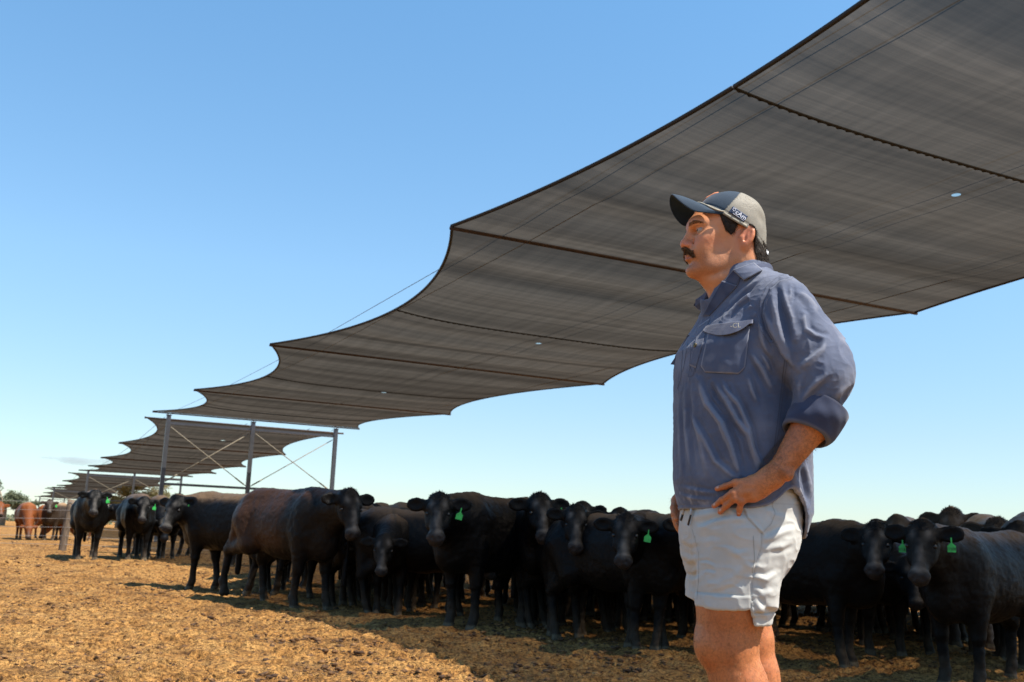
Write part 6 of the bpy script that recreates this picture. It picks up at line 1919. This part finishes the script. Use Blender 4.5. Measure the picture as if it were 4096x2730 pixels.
def tree(u, dist, height, spread, label, m, seed, density=1.0):
    T = at(u, 2080, dist); rs = np.random.RandomState(seed)
    root = empty('gum_tree', (T.x, T.y, float(ground_h(T.x, T.y))), 0, label, 'tree')
    mb = MB(); tips = []
    mb.tube([(0, 0, -0.3), (0.1, 0, height * 0.3), (0.0, 0.1, height * 0.45)], [0.28, 0.2, 0.16], 8)
    for k in range(11):
        a = rs.rand() * 6.28; el_ = 0.35 + 0.9 * rs.rand(); L_ = spread * (0.35 + 0.35 * rs.rand())
        b = Vector((0, 0, height * (0.25 + 0.2 * rs.rand())))
        m1 = b + Vector((math.cos(a) * L_ * 0.5, math.sin(a) * L_ * 0.5, L_ * 0.5 * el_)); e = m1 + Vector((math.cos(a + 0.3) * L_ * 0.5, math.sin(a + 0.3) * L_ * 0.5, L_ * 0.35 * el_))
        e.z = min(e.z, height * 0.93); mb.tube([b, m1, e], [0.11, 0.07, 0.03], 6); tips += [e, m1.lerp(e, 0.5)]
    mb.build('trunk', M_bark, root, True)
    C_ = []; 
    for tp in tips:
        for _ in range(3):
            c = np.array(tp) + rs.randn(3) * np.array([0.75, 0.75, 0.4]) * spread * 0.11; n = int(170 * density)
            C_.append(c + rs.randn(n, 3) * np.array([0.42, 0.42, 0.26]) * spread * 0.14)
    P = np.concatenate(C_); P = P[P[:, 2] < height]
    n = len(P); a = rs.randn(n, 3); a /= np.linalg.norm(a, axis=1, keepdims=True); b = np.cross(a, rs.randn(n, 3)); b /= np.linalg.norm(b, axis=1, keepdims=True)
    s_ = 0.05 + 0.05 * rs.rand(n)[:, None]
    V = np.stack([P - a * s_ * 1.7, P - b * s_ * 0.5, P + a * s_ * 1.7, P + b * s_ * 0.5], 1).reshape(-1, 3)
    Q = np.arange(4 * n).reshape(-1, 4)
    mesh_obj('crown', np_mesh('crown', V, Q, smooth=False), m, root)
tree(8, 92, 3.9, 3.0, 'grey green gum tree at the left border above the red cattle', M_leafA, 3, 0.55)
tree(78, 90, 2.6, 1.6, 'small thin leaning gum tree beside the one at the left border', M_leafA, 6, 0.6)
tree(540, 95, 4.0, 4.2, 'pale olive tree behind the herd under the third shade roof', M_leafB, 11, 0.9)
tree(470, 110, 3.2, 3.0, 'lower olive tree half behind the leftmost black steer', M_leafB, 12, 0.8)

# a far strip of dry pasture and hedge
def far_band(name, dist, z, m, seed, a0=-40, a1=40):
    rs = np.random.RandomState(seed); n = 9000
    a = np.radians(a0 + (a1 - a0) * rs.rand(n)); d = dist + rs.rand(n) * 8
    hh = z * (0.5 + 0.5 * rs.rand(n))
    P = np.stack([d * np.sin(a), d * np.cos(a), ground_h(d * np.sin(a), d * np.cos(a)) + rs.rand(n) * hh], 1)
    u_ = rs.randn(n, 3); u_ /= np.linalg.norm(u_, axis=1, keepdims=True); v_ = np.cross(u_, rs.randn(n, 3)); v_ /= np.linalg.norm(v_, axis=1, keepdims=True)
    s_ = 0.35
    V = np.stack([P - u_ * s_, P - v_ * s_ * 0.5, P + u_ * s_, P + v_ * s_ * 0.5], 1).reshape(-1, 3)
    tag(mesh_obj(name, np_mesh(name, V, np.arange(4 * n).reshape(-1, 4), smooth=False), m), kind='stuff')
far_band('scrub', 190, 1.3, M_leafA, 4)
# low cloud on the horizon
def cloud():
    F = Field(np.arange(-60, 60, 2.0), np.arange(-20, 20, 2.0), np.arange(-14, 14, 1.0))
    rs = np.random.RandomState(2)
    for k in range(16):
        x = -42 + 84 * rs.rand(); F.ell((x, rs.randn() * 4, rs.randn() * 1.2 - 1), (8 + 8 * rs.rand(), 6, 1.6 + 2.2 * rs.rand() * (1 - abs(x) / 60)), k=3.0)
    V, Q = F.mesh(); Nn = vnormals(V, Q); V = V + Nn * (fbm(V, 0.12, 4, 3) * 1.0)[:, None]
    m, nt, bs, out = mat('cloud'); nt.nodes.remove(bs)
    vol = nt.nodes.new('ShaderNodeVolumePrincipled'); vol.inputs['Density'].default_value = 0.030; vol.inputs['Color'].default_value = (1, 0.97, 0.95, 1); vol.inputs['Anisotropy'].default_value = 0.3
    nt.links.new(vol.outputs[0], out.inputs['Volume'])
    o = mesh_obj('cloud', np_mesh('cloud', V, Q), m); T = at(335, 1842, 1400); o.location = T; o.rotation_euler = (0, 0, math.atan2(-T.x, T.y))
    tag(o, kind='stuff')
cloud()
